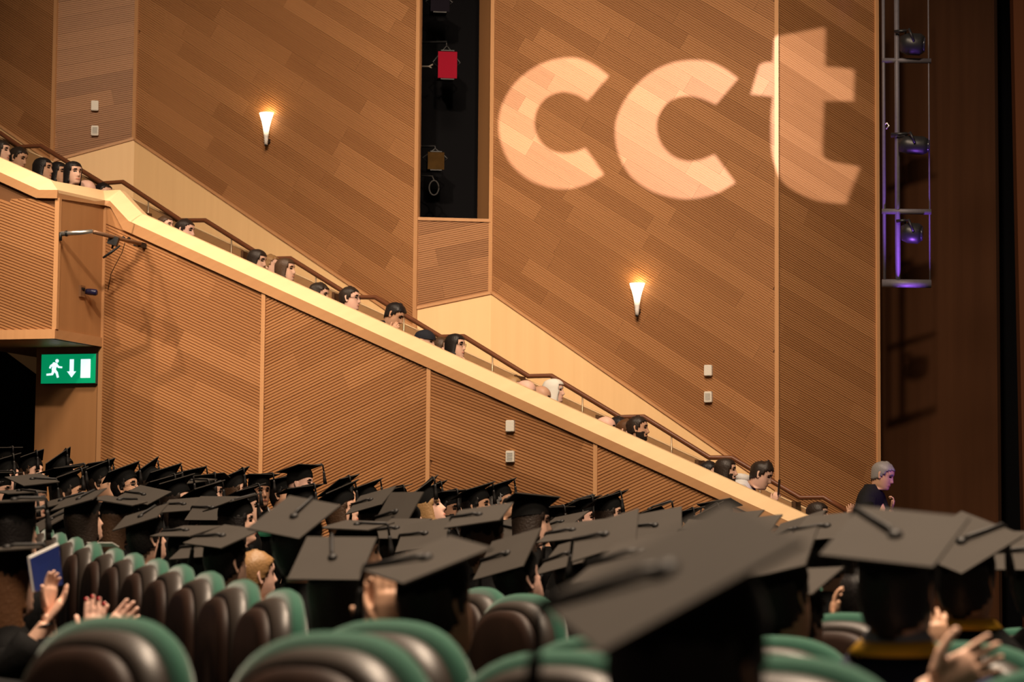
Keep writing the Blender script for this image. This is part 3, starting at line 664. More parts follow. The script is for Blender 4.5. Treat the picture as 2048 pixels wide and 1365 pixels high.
    # --- hair
    if hair and hair[0] != 'bald':
        st = hair[0]; th = TH
        if st in ('long', 'bob', 'scarf'):
            zlow = {'long': -.30, 'bob': -.13, 'scarf': -.24}[st]
            zs = np.concatenate([np.linspace(zlow, -.08, 8), np.linspace(-.06, .06, 9), [.075, .09, .103, .112, .118, .1205]])
            prof = np.array([(-.30, .075, .02, .085), (-.20, .090, .035, .098), (-.12, .088, .05, .108), (-.05, .085, .07, .110), (.0, .084, .088, .114), (.05, .084, .098, .112), (.088, .072, .076, .092), (.105, .055, .055, .070), (.115, .034, .034, .042), (.1205, .006, .005, .008)])
            if st == 'scarf': prof[:, 1:] += .008
            Gh = head_grid(zs, th, 0, False, prof)
            wob = .004 * np.sin(9 * th)[None, :] + .003 * np.sin(17 * th + 1)[None, :]; lowk = 1 + 1.6 * np.clip((-zs) / .2, 0, 1)[:, None]; Gh[:, :, 0] *= 1 + wob * 5 * lowk; Gh[:, :, 1] *= 1 + wob * 5 * lowk
            def ok(c, t):
                if c[2] > .066: return True
                a0 = 50 if c[2] > .02 else (62 if c[2] > -.12 else 75)
                if st == 'scarf': a0 = 46 if c[2] > -.09 else -1
                return t > a0
        else:
            zs = np.concatenate([np.linspace(-.10, .06, 14), [.07, .08, .09, .1, .108, .115, .1195, .122]])
            Gh = head_grid(zs, th, .009, False); Gh[:, :, 2] += np.where(Gh[:, :, 2] > .1, .006, 0)
            bump = (.0035 * np.sin(7 * th)[None, :] + .0045 * np.sin(13 * th[None, :] + 55 * zs[:, None])) * np.clip((zs + .08) / .1, 0, 1)[:, None]
            if st == 'curly': bump = .009 * np.sin(11 * th[None, :] + 40 * zs[:, None]) + .006 * np.sin(5 * th[None, :] - 70 * zs[:, None])
            Gh[:, :, 0] *= 1 + bump * 6; Gh[:, :, 1] *= 1 + bump * 6
            if st == 'quiff': Gh[:, :, 2] += np.where(Gh[:, :, 1] > .0, .018 * np.clip((Gh[:, :, 2] - .06) / .05, 0, 1), 0)
            def ok(c, t):
                lim = np.interp(t, [0, 40, 62, 78, 96, 120, 180], [.072, .066, .045, -.005, -.02, -.055, -.085]); return c[2] > lim
        kk = len(zs); hv = ((Gh.reshape(-1, 3) @ R.T) + hcn - ln); FF = []
        for i in range(kk - 1):
            for j in range(NT):
                f4 = (i * NT + j, i * NT + (j + 1) % NT, (i + 1) * NT + (j + 1) % NT, (i + 1) * NT + j)
                c = Gh.reshape(-1, 3)[list(f4)].mean(0); t = abs(math.degrees(math.atan2(c[0], c[1])))
                if ok(c, t): FF.append(f4)
        FF.append(tuple((kk - 1) * NT + j for j in range(NT)))
        hm = mesh('hair', [V(v) for v in hv], FF, True); fixn(hm)
        bm = bmesh.new(); bm.from_mesh(hm); bmesh.ops.delete(bm, geom=[v for v in bm.verts if not v.link_faces], context='VERTS'); bm.to_mesh(hm); bm.free()
        hm.materials.append(M_SCARF if st == 'scarf' else hair_m(hair[1]))
        ho = link('headscarf' if st == 'scarf' else 'hair', hm, (), root); md = ho.modifiers.new('t', 'SOLIDIFY'); md.thickness = .006; md.offset = -1
    if headwear is not None:
        zs = np.linspace(.028, .1215, 9); Gh = head_grid(zs, TH, .013, False); hv = ((Gh.reshape(-1, 3) @ R.T) + hcn - ln); kk = len(zs)
        hm = mesh('knit_hat', [V(v) for v in hv], rings_faces(kk, NT) + [tuple((kk - 1) * NT + j for j in range(NT))], True); fixn(hm); hm.materials.append(headwear); link('knit_hat', hm, (), root)
    if glasses:
        b = MB()
        for s in (-1, 1):
            ring = [V(R @ np.array([s * .032 + .022 * math.cos(t), .094 - .006 * abs(math.cos(t)), .004 + .016 * math.sin(t)]) + hcn - ln) for t in np.linspace(0, 2 * math.pi, 17)]
            b.tube(ring, .0022, n=5); b.tube([V(R @ np.array(p) + hcn - ln) for p in ((s * .055, .088, .008), (s * .078, .04, .008), (s * .082, -.01, .006))], .0022, n=5)
        b.tube([V(R @ np.array(p) + hcn - ln) for p in ((-.011, .098, .006), (.011, .098, .006))], .002, n=5); b.obj('glasses', M_BLACKMETAL, root, True)
    # --- clothes: shoulders to lap, sleeves
    if dress is not None:
        b = MB(); n = 24; th = np.linspace(0, 2 * np.pi, n, endpoint=False)
        pk = .86 if perch else 1.0
        rows = [(-.004, .068, .062, .0), (-.030, .096, .072, -.004), (-.062, .158, .092, -.008), (-.10, .195, .108, -.012), (-.16, .205, .118, -.02), (-.28, .195, .122, -.04), (-.42, .185, .125, -.07), (-.60 if not stand else -.75, .18, .13, -.10)]
        if stand: rows.append((-1.05, .19, .14, -.10))
        for dz, w, d, off in rows:
            w *= pk if dz < -.05 else 1
            for t in th:
                rip = 1 + .025 * math.sin(9 * t + dz * 30) * (1 if dz < -.1 else 0)
                p = nb + rt * (math.sin(t) * w * scale * rip) + fh * (math.cos(t) * d * scale * rip + off) + Zv * (dz * scale); b.v.append(p)
        b.f += rings_faces(len(rows), n); b.m += [0] * ((len(rows) - 1) * n); b.f.append(tuple((len(rows) - 1) * n + j for j in range(n))); b.m.append(0)
        if perch:
            b.tube([hip + Zv * .05, Vector((hip.x, hip.y, (hip.z + fz) / 2)), Vector((hip.x, hip.y, fz + .005))], [.15, .14, .13], n=12, flat=.7, side=rt)
        elif not stand:
            kn = hip + fh * .40 + Zv * .03; ft = Vector((kn.x + fh.x * .02, kn.y + fh.y * .02, fz + .01))
            b.tube([hip + Zv * .06, hip + fh * .25 + Zv * .05, kn, kn + fh * .05 - Zv * .08, ft], [.165, .165, .16, .15, .14], n=14, flat=.5, side=rt)
        else:
            for s in (-1, 1): b.tube([hip + rt * (.09 * s) + fh * .0 - Zv * .1, hip + rt * (.09 * s) - Zv * .5, Vector((hip.x + rt.x * .09 * s, hip.y + rt.y * .09 * s, fz + .005))], [.09, .075, .06], n=10)
        if sleeves:
            for w, el, sh in sleeves: b.tube([sh, sh.lerp(el, .5) - Zv * .02, el, el.lerp(w, .6), w], [.085, .080, .082, .075, .070], n=12)
            if len(sleeves) == 1:
                s = -arms[0].get('side', 1); b.tube([nb - Zv * .12 + rt * (.185 * s), nb - Zv * .36 + rt * (.235 * s) - fh * .02, nb - Zv * .46 + rt * (.12 * s) + fh * .22], [.08, .07, .06], n=10)
        else:
            for s in (-1, 1): b.tube([nb - Zv * .11 + rt * (.155 * s * pk), nb - Zv * .22 + rt * (.172 * s * pk ** 1.4) - fh * .015, nb - Zv * .37 + rt * (.17 * s * pk ** 2) - fh * .02, nb - Zv * .46 + rt * (.10 * s) + fh * (.18 if not perch else .06)], [.07, .062, .058, .05], n=10)
        b.obj(dress_name, dress, root, True, off=loc)
    if hood:
        mh, mt = hood; b = MB()
        def band(r0, r1, dzf, dzb, m):
            base = len(b.v); n = 20
            for (ww, dd, zz) in (r0, r1):
                for j in range(n):
                    t = 2 * math.pi * j / n; c = math.cos(t); z = zz + (dzf if c > 0 else dzb) * abs(c); b.v.append(nb + rt * (math.sin(t) * ww) + fh * (c * dd - .012) + Zv * z)
            for j in range(n): b.f.append((base + j, base + (j + 1) % n, base + n + (j + 1) % n, base + n + j)); b.m.append(m)
        band((.082, .074, .022), (.110, .090, -.006), -.10, -.005, 1); band((.110, .090, -.006), (.205, .132, -.100), -.12, -.03, 0)
        o = b.obj('hood', [mh, mt], root, True, off=loc); md = o.modifiers.new('t', 'SOLIDIFY'); md.thickness = .006
    if collar is not None:
        b = MB(); n = 20
        for ww, dd, zz in ((.066, .064, .045), (.078, .074, .030), (.092, .082, -.012)):
            for j in range(n): t = 2 * math.pi * j / n; b.v.append(nb + rt * (math.sin(t) * ww) + fh * (math.cos(t) * dd) + Zv * (zz - .02 * max(0, math.cos(t))))
        b.f += rings_faces(3, n); b.m += [0] * (2 * n); o = b.obj('collar', collar, root, True, off=loc); md = o.modifiers.new('t', 'SOLIDIFY'); md.thickness = .004
    # --- mortarboard
    if cap is not None:
        C, n, e1, e2 = cap
        yy = (fw - n * fw.dot(n)).normalized(); xx = yy.cross(n).normalized()
        Mc = Matrix(((xx.x, yy.x, n.x, C.x - loc.x), (xx.y, yy.y, n.y, C.y - loc.y), (xx.z, yy.z, n.z, C.z - loc.z), (0, 0, 0, 1)))
        mo = link('mortarboard', ME_CROWN, (), root, Mc)
        b1 = (e1 - n * e1.dot(n)).normalized(); b2 = n.cross(b1).normalized()
        lx = Vector((b1.dot(xx), b1.dot(yy), 0)); ly = Vector((b2.dot(xx), b2.dot(yy), 0))
        link('board', ME_BOARD, (), mo, Matrix(((lx.x, ly.x, 0, 0), (lx.y, ly.y, 0, 0), (0, 0, 1, 0), (0, 0, 0, 1))))
        link('button', ME_BUTTON, (), mo)
        td = tassel_dir if tassel_dir is not None else (.9 * yy + (.35 if sum(map(ord, label)) % 2 else -.35) * xx)
        td = (td - n * td.dot(n)).normalized(); q = td.dot(b1), td.dot(b2); reach = (L_B / 2) / max(abs(q[0]), abs(q[1])) + .004
        loc2 = lambda v: Vector((v.dot(xx), v.dot(yy), v.dot(n)))
        tdl = loc2(td); dn = loc2(Vector((0, 0, -1)) + td * .12).normalized()
        e = tdl * reach; b = MB()
        b.tube([Vector((0, 0, .012)), tdl * .03 + Vector((0, 0, .016)), tdl * (reach * .6) + Vector((0, 0, .013)), e + Vector((0, 0, .012)), e + tdl * .006 + Vector((0, 0, .003)), e + tdl * .008 + dn * .05], .0066, n=6)
        b.tube([e + tdl * .008 + dn * .045, e + tdl * .008 + dn * .058, e + tdl * .008 + dn * .066, e + tdl * .008 + dn * .10, e + tdl * .008 + dn * .145], [.0066, .010, .009, .013, .016], n=8)
        b.obj('tassel', M_TASSEL, mo, True)
    tag(root, label, cat, group)
    if extra: extra(root, loc, nb, rt, fh)
    return root
M_SCARF = mat('white_headscarf', (.74, .71, .64), .75, .2, bump=(30, .6))
STAGE = Vector((12.0, 20.0, 0))
def face_dir(P, psi=None):
    if psi is None: d = STAGE - Vector((P.x, P.y, 0)); return d.normalized()
    a = math.radians(psi); return Vector((math.sin(a), math.cos(a), 0))
def to_world(cx, cy, cz): return CR * cx + CU * cy + CF * cz


REG = []; OBST = []
def _proj(P):
    d = P - CAMP; z = d.dot(CF); return (1024 + FPX * d.dot(CR) / z, 682.5 - FPX * d.dot(CU) / z)
def _rot(w):
    a = float(np.linalg.norm(w))
    if a < 1e-9: return np.eye(3)
    k = w / a; K = np.array([[0, -k[2], k[1]], [k[2], 0, -k[0]], [-k[1], k[0], 0]]); return np.eye(3) + math.sin(a) * K + (1 - math.cos(a)) * K @ K
def refine(cs, C, E1, E2):
    """full perspective fit of a square board to four pixel corners"""
    a = np.array(E1.normalized()); n = np.cross(a, np.array(E2)); n /= np.linalg.norm(n); b = np.cross(n, a); B0 = np.stack([a, b], 1); C0 = np.array(C)
    tgt = np.array([[c[0], c[1]] for c in cs]).ravel()
    def res(x):
        B = _rot(x[3:]) @ B0; out = []
        for u, v in ((-.5, -.5), (.5, -.5), (.5, .5), (-.5, .5)):
            out += list(_proj(V(C0 + x[:3] + B @ np.array([u * L_B, v * L_B]))))
        return np.array(out) - tgt
    x = np.zeros(6); lam = 1e-2
    for it in range(60):
        r = res(x); J = np.zeros((8, 6))
        for i in range(6): d = np.zeros(6); d[i] = 1e-5; J[:, i] = (res(x + d) - r) / 1e-5
        H = J.T @ J; st = np.linalg.solve(H + lam * np.diag(np.diag(H) + 1e-9), -J.T @ r)
        if (res(x + st) ** 2).sum() < (r ** 2).sum(): x = x + st; lam *= .5
        else: lam *= 3
        if np.abs(st).max() < 1e-7: break
    B = _rot(x[3:]) @ B0; return V(C0 + x[:3]), V(B[:, 0]), V(B[:, 1]), float(np.abs(res(x)).max())

def grad_corners(label, cs, top=True, Y=None, psi=None, free=.10, **k):
    """board pose from its four corners in the photograph (a 25 cm square)"""
    c2 = [Vector((c[0], c[1])) for c in cs]; cen = sum(c2, Vector((0, 0))) / 4
    e1 = ((c2[1] - c2[0]) + (c2[2] - c2[3])) / 2; e2 = ((c2[3] - c2[0]) + (c2[2] - c2[1])) / 2
    a, b, c = e1.length_squared, e2.length_squared, e1.dot(e2)
    S = ((a + b) + math.sqrt((a - b) ** 2 + 4 * c * c)) / 2
    z1 = math.sqrt(max(0, S - a)); z2 = math.sqrt(max(0, S - b))
    if c > 0: z2 = -z2
    best = None
    for sg in (1, -1):
        E1 = to_world(e1.x, -e1.y, sg * z1).normalized(); E2 = to_world(e2.x, -e2.y, sg * z2).normalized()
        n = E1.cross(E2).normalized()
        if n.z < 0: n = -n
        vis = n.dot(CAMP - at(cen.x, cen.y, 10)) > 0
        if vis == top or best is None: best = (n, E1, E2)
        if vis == top: break
    n, E1, E2 = best
    Yd = FPX / (math.sqrt(S) / L_B)
    if Y is None:
        C, E1, E2, err = refine(cs, at(cen.x, cen.y, Yd), E1, E2); n = E1.cross(E2).normalized(); n = n if n.z > 0 else -n
        p = _proj(C); cen = Vector(p); Y = C.y; free = min(free, .05)
    n = (n + Vector((0, 0, max(0, .62 - n.z)))).normalized(); k.setdefault('tassel_dir', Vector((-.9, .35, 0)))
    REG.append(dict(label=label, px=cen.x, py=cen.y, Y=Y, Y0=Y, psi=psi, n=n, E1=E1, E2=E2, free=free, k=k))
def grad_par(label, px, py, Y, psi=None, tilt=20, roll=0, beta=45, free=.14, **k):
    """board centre at pixel, tilted back by tilt about the wearer's side axis"""
    C = at(px, py, Y); fw = face_dir(C, psi); rt = Vector((fw.y, -fw.x, 0)); Zv = Vector((0, 0, 1))
    t, r = math.radians(tilt), math.radians(roll)
    n = (Zv * math.cos(t) - fw * math.sin(t)); n = (n * math.cos(r) + rt * math.sin(r)).normalized()
    a = math.radians(beta); E1 = fw * math.cos(a) + rt * math.sin(a); E1 = (E1 - n * E1.dot(n)).normalized(); E2 = n.cross(E1)
    REG.append(dict(label=label, px=px, py=py, Y=Y, Y0=Y, psi=psi, n=n, E1=E1, E2=E2, free=free, k=k))
def grad(d, headtilt=.55):
    C = at(d['px'], d['py'], d['Y']); n = d['n']; k = dict(d['k']); headtilt = k.pop('headtilt', headtilt)
    fw = face_dir(C, d['psi']); h = (n * headtilt + Vector((0, 0, 1 - headtilt))).normalized()
    f2 = (fw - h * fw.dot(h)).normalized()
    hc = C - n * .035 - h * .090 + f2 * .004
    return person(d['label'], hc, h, f2, cap=(C, n, d['E1'], d['E2']), **k)
def footprint(P, f, perch=False):
    if perch: return [(P.x - f.x * .07, P.y - f.y * .07, .222)]
    return [(P.x - f.x * .07, P.y - f.y * .07, .235), (P.x + f.x * .14, P.y + f.y * .14, .18), (P.x + f.x * .32, P.y + f.y * .32, .18)]
def relax():
    """nobody sits in anybody else's lap: shift people along their line of sight until the places are clear"""
    for it in range(500):
        moved = 0
        fp = []
        for d in REG: P = at(d['px'], d['py'], d['Y']); fp.append(footprint(P, face_dir(P, d['psi']), d['k'].get('perch', False)))
        push = [0.0] * len(REG)
        for i in range(len(REG)):
            for j in range(i + 1, len(REG)):
                if abs(REG[i]['Y'] - REG[j]['Y']) > 1.3: continue
                o = max(a[2] + b[2] - math.hypot(a[0] - b[0], a[1] - b[1]) for a in fp[i] for b in fp[j])
                if o > 0:
                    s = .25 * o + .004; sg = 1 if (REG[i]['Y'], i) < (REG[j]['Y'], j) else -1; push[i] -= s * sg; push[j] += s * sg; moved += 1
            for q in OBST:
                o = max(a[2] + q[2] - math.hypot(a[0] - q[0], a[1] - q[1]) for a in fp[i])
                if o > 0: push[i] += (.35 * o + .004) * (1 if fp[i][0][1] > q[1] - .25 else -1); moved += 1
        for i, d in enumerate(REG): d['Y'] = min(max(d['Y'] + push[i], d['Y0'] * (1 - d['free'])), d['Y0'] * (1 + d['free']))
        if not moved: break
    print('RELAX', it, moved)
# ------------------------------------------------------------------ the graduates in the stalls
GB = 'graduates in black gowns and mortarboards'
# far rows at the left, boards seen from the side or from below
FAR = [
 # label, px, py, Y, psi, tilt, roll, beta, skin, hair
 ('graduate at the left edge in front of the black doorway, highest cap there', 12, 902, 19.6, 105, 3, -4, 40, 'light', ('short', 'dark'), {}),
 ('graduate at the left edge with dark hair, one row below the highest cap', 8, 927, 18.4, 95, 17, 0, 45, 'pink', ('long', 'dark'), {}),
 ('graduate whose cap tip stands before the left edge of the exit pier', 56, 921, 19.0, 95, 20, 0, 45, 'light', ('short', 'brown'), {}),
 ('graduate whose steep cap peaks in the middle of the exit pier', 116, 925, 20.2, 85, 34, 0, 45, 'light', ('long', 'dark'), {}),
 ('graduate with a level cap seen from below, in front of the exit pier', 122, 940, 17.2, 100, 5, 4, 20, 'tan', ('long', 'dark'), {}),
 ('graduate whose flat cap shows just left of the pier moulding', 186, 933, 20.2, 85, 12, 0, 30, 'light', ('short', 'dark'), {}),
 ('man in a cap, clean face in profile, at the foot of the pier moulding', 195, 941, 18.2, 88, 22, 0, 45, 'tan', ('short', 'dark'), {}),
 ('bearded man in glasses and cap, right of the pier moulding', 242, 946, 18.0, 88, 20, 0, 45, 'tan', ('short', 'black'), dict(beard=True, glasses=True)),
 ('graduate with a steeply tilted cap right of the bearded man in glasses', 288, 945, 19.2, 80, 33, 0, 45, 'light', ('long', 'dark'), {}),
 ('graduate with a tassel at the cap tip, under the first balcony panel', 327, 947, 18.6, 92, 17, 0, 45, 'light', ('short', 'brown'), {}),
 ('graduate in a low dark cap in front of the one with the tassel tip', 322, 966, 17.3, 85, 15, 0, 45, 'pink', ('long', 'black'), {}),
 ('graduate with auburn hair and a swept cap, left of the glasses wearer', 378, 948, 19.2, 95, 12, 0, 45, 'light', ('long', 'auburn'), {}),
 ('woman with round cheeks in profile behind a flat grey cap', 345, 970, 16.3, 88, 16, 0, 45, 'light', ('long', 'dark'), {}),
 ('graduate in glasses under a peaked cap, left of the brown haired one', 421, 955, 18.2, 118, 4, 0, 45, 'light', ('short', 'black'), dict(glasses=True)),
 ('light brown haired graduate left of the young man with the green hood', 463, 957, 18.8, 85, 22, 0, 45, 'light', ('long', 'brown'), {}),
 ('young man in a level cap and green hood with white edge', 518, 954, 19.0, 128, 2, 0, 5, 'brown', ('short', 'black'), dict(hood=(M_HOODG, M_SHIRTW))),
 ('graduate in a cap behind the shoulder of the tallest man', 558, 962, 19.8, 88, 10, 0, 45, 'tan', ('short', 'black'), {}),
 ('tallest man in the far row, pale face, tassel at the front', 598, 939, 18.6, 84, 7, -6, 25, 'pink', ('bald', 'dark'), {}),
 ('graduate in a wide level cap just below the tallest man', 600, 980, 16.0, 92, 6, 0, 45, 'light', ('long', 'dark'), {}),
 ('graduate whose cap end sticks up right of the tallest man', 676, 973, 17.4, 85, 24, 0, 15, 'tan', ('short', 'black'), {}),
 ('graduate with brown hair under a thin slanting cap, right of the tallest man', 670, 988, 15.2, 80, 21, 0, 45, 'light', ('bob', 'brown'), {}),
 ('graduate with a two pointed cap under the second balcony panel', 724, 980, 18.2, 86, 20, 0, 38, 'light', ('short', 'black'), {}),
 ('graduate with a tassel arching over a round cap, dark eyes', 788, 979, 18.2, 104, 6, 10, 45, 'light', ('long', 'black'), {}),
 ('graduate whose cap shows above the blonde woman', 857, 981, 19.2, 88, 18, 0, 45, 'light', ('short', 'dark'), {}),
 ('dark bearded man in a cap right of the blonde woman', 890, 989, 17.6, 95, 6, 0, 25, 'brown', ('short', 'black'), dict(beard=True)),
 ('woman in profile between the two bearded men', 905, 1000, 18.4, 90, 18, 0, 45, 'light', ('long', 'black'), {}),
 ('bearded man with black cap and green hood under the third balcony panel', 946, 983, 17.4, 86, 15, 0, 42, 'tan', ('short', 'black'), dict(beard=True, hood=(M_HOODG, M_SHIRTW))),
 ('man in a cap behind the bearded man with the green hood', 993, 976, 18.6, 88, 17, 0, 42, 'tan', ('short', 'grey'), {}),
 ('graduate with dark eyes in a low cap, right of the long dark hair', 1100, 1019, 17.0, 92, 2, 0, 15, 'tan', ('short', 'dark'), {}),
 ('fair graduate under a thin grey cap, below the ivory boxes', 1148, 1006, 18.4, 95, 12, 6, 35, 'pink', ('long', 'blonde'), {}),
 ('man in a deep black cap between the fair graduate and the two women', 1158, 1008, 17.4, 90, 14, 0, 20, 'pink', ('short', 'dark'), {}),
 ('woman looking right, left one of the two before the narrow balcony panel', 1192, 1006, 17.6, 95, 14, 0, 42, 'light', ('long', 'black'), {}),
 ('woman in profile, right one of the two before the narrow balcony panel', 1212, 1000, 17.2, 90, 15, 0, 42, 'light', ('long', 'dark'), {}),
 ('graduate with a pink forehead under a grey cap, below the fourth balcony panel', 1300, 1021, 16.2, 96, 12, 8, 40, 'pink', ('short', 'black'), {}),
 ('graduate with a fair forehead right of the squarish grey cap', 1362, 1032, 16.4, 100, 14, 0, 30, 'pink', ('short', 'sandy'), {}),
 ('graduate behind the man facing the camera, slanting cap edge', 1404, 1032, 16.2, 85, 24, 0, 45, 'light', ('long', 'dark'), {}),
]
for lab, px, py, Y, psi, tilt, roll, beta, sk, hr, ex in FAR:
    grad_par(lab, px, py, Y, psi + 20, tilt * 1.2 + 4, roll, beta, skin=sk, hair=hr, group=GB, **ex)
grad_corners('man facing the camera under a diamond shaped cap, before the falling ledge', [(1406, 1011), (1452, 998), (1473, 1014), (1428, 1021)], False, 17.2, 150, skin='tan', hair=('short', 'black'), group=GB)
# middle rows at the left
MID = [
 ('graduate at the left edge with a reddish neck, cap seen edge on', -6, 948, 16.8, 90, 2, 0, 45, 'light', ('short', 'black'), {}),
 ('graduate under a thin cap sloping down to the right, second row at the left', 64, 961, 15.6, 95, -6, 14, 40, 'light', ('long', 'black'), {}),
 ('broad foreheaded man in a long slanting cap, in front of the exit pier', 128, 957, 15.8, 86, 25, 0, 45, 'tan', ('short', 'dark'), {}),
 ('graduate in a dark level cap at the left, above the blurred grey cap', 38, 985, 14.6, 95, 0, 6, 45, 'brown', ('short', 'black'), {}),
 ('graduate under the blurred grey cap at the left edge', 28, 1004, 10.6, 40, 4, 0, 30, 'light', ('long', 'black'), {}),
 ('graduate at the left edge under a thin cap line, above the row of green seats', 26, 1031, 11.2, 45, 12, 0, 45, 'light', ('long', 'dark'), {}),
 ('graduate under a thin slanting cap above the green seats, left', 122, 1004, 14.2, 50, 20, 0, 45, 'light', ('long', 'black'), {}),
 ('graduate whose small grey cap corner shows above the first green seats', 104, 1042, 13.8, 50, 30, 0, 10, 'light', ('short', 'black'), {}),
 ('woman with long brown hair under a cap sloping down right, near the seats', 238, 1003, 13.6, 50, -2, 10, 45, 'light', ('long', 'brown'), {}),
 ('graduate under a thin long cap rising right, longest line at the left', 158, 1001, 13.2, 48, 22, 0, 45, 'light', ('long', 'dark'), {}),
 ('graduate under a very long thin cap above the middle of the green seat row', 282, 1036, 11.6, 46, 25, 0, 45, 'light', ('short', 'black'), {}),
 ('graduate with black bobbed hair under a thin rising cap, left of the green hood', 466, 1006, 14.0, 82, 18, 0, 45, 'light', ('bob', 'black'), {}),
 ('graduate with olive headband and cap, in front of the glasses wearer', 398, 984, 15.4, 92, 24, 0, 35, 'light', ('short', 'black'), {}),
 ('graduate in a dark cap seen from below, left of the green hood', 484, 985, 16.8, 88, 20, 0, 45, 'light', ('short', 'black'), {}),
 ('auburn haired graduate in the nearer row left of the glasses wearer', 384, 964, 16.4, 95, 4, 8, 45, 'light', ('long', 'auburn'), {}),
 ('graduate with grizzled brown hair right of the two large grey caps', 714, 1053, 11.2, 70, 4, 8, 40, 'tan', ('curly', 'brown'), {}),
 ('woman with long blonde hair looking right, cap tilted far back', 838, 987, 15.8, 92, 42, 0, 45, 'pink', ('long', 'blonde'), {}),
]
for lab, px, py, Y, psi, tilt, roll, beta, sk, hr, ex in MID:
    grad_par(lab, px, py, Y, psi + 6, tilt, roll, beta, skin=sk, hair=hr, group=GB, **ex)
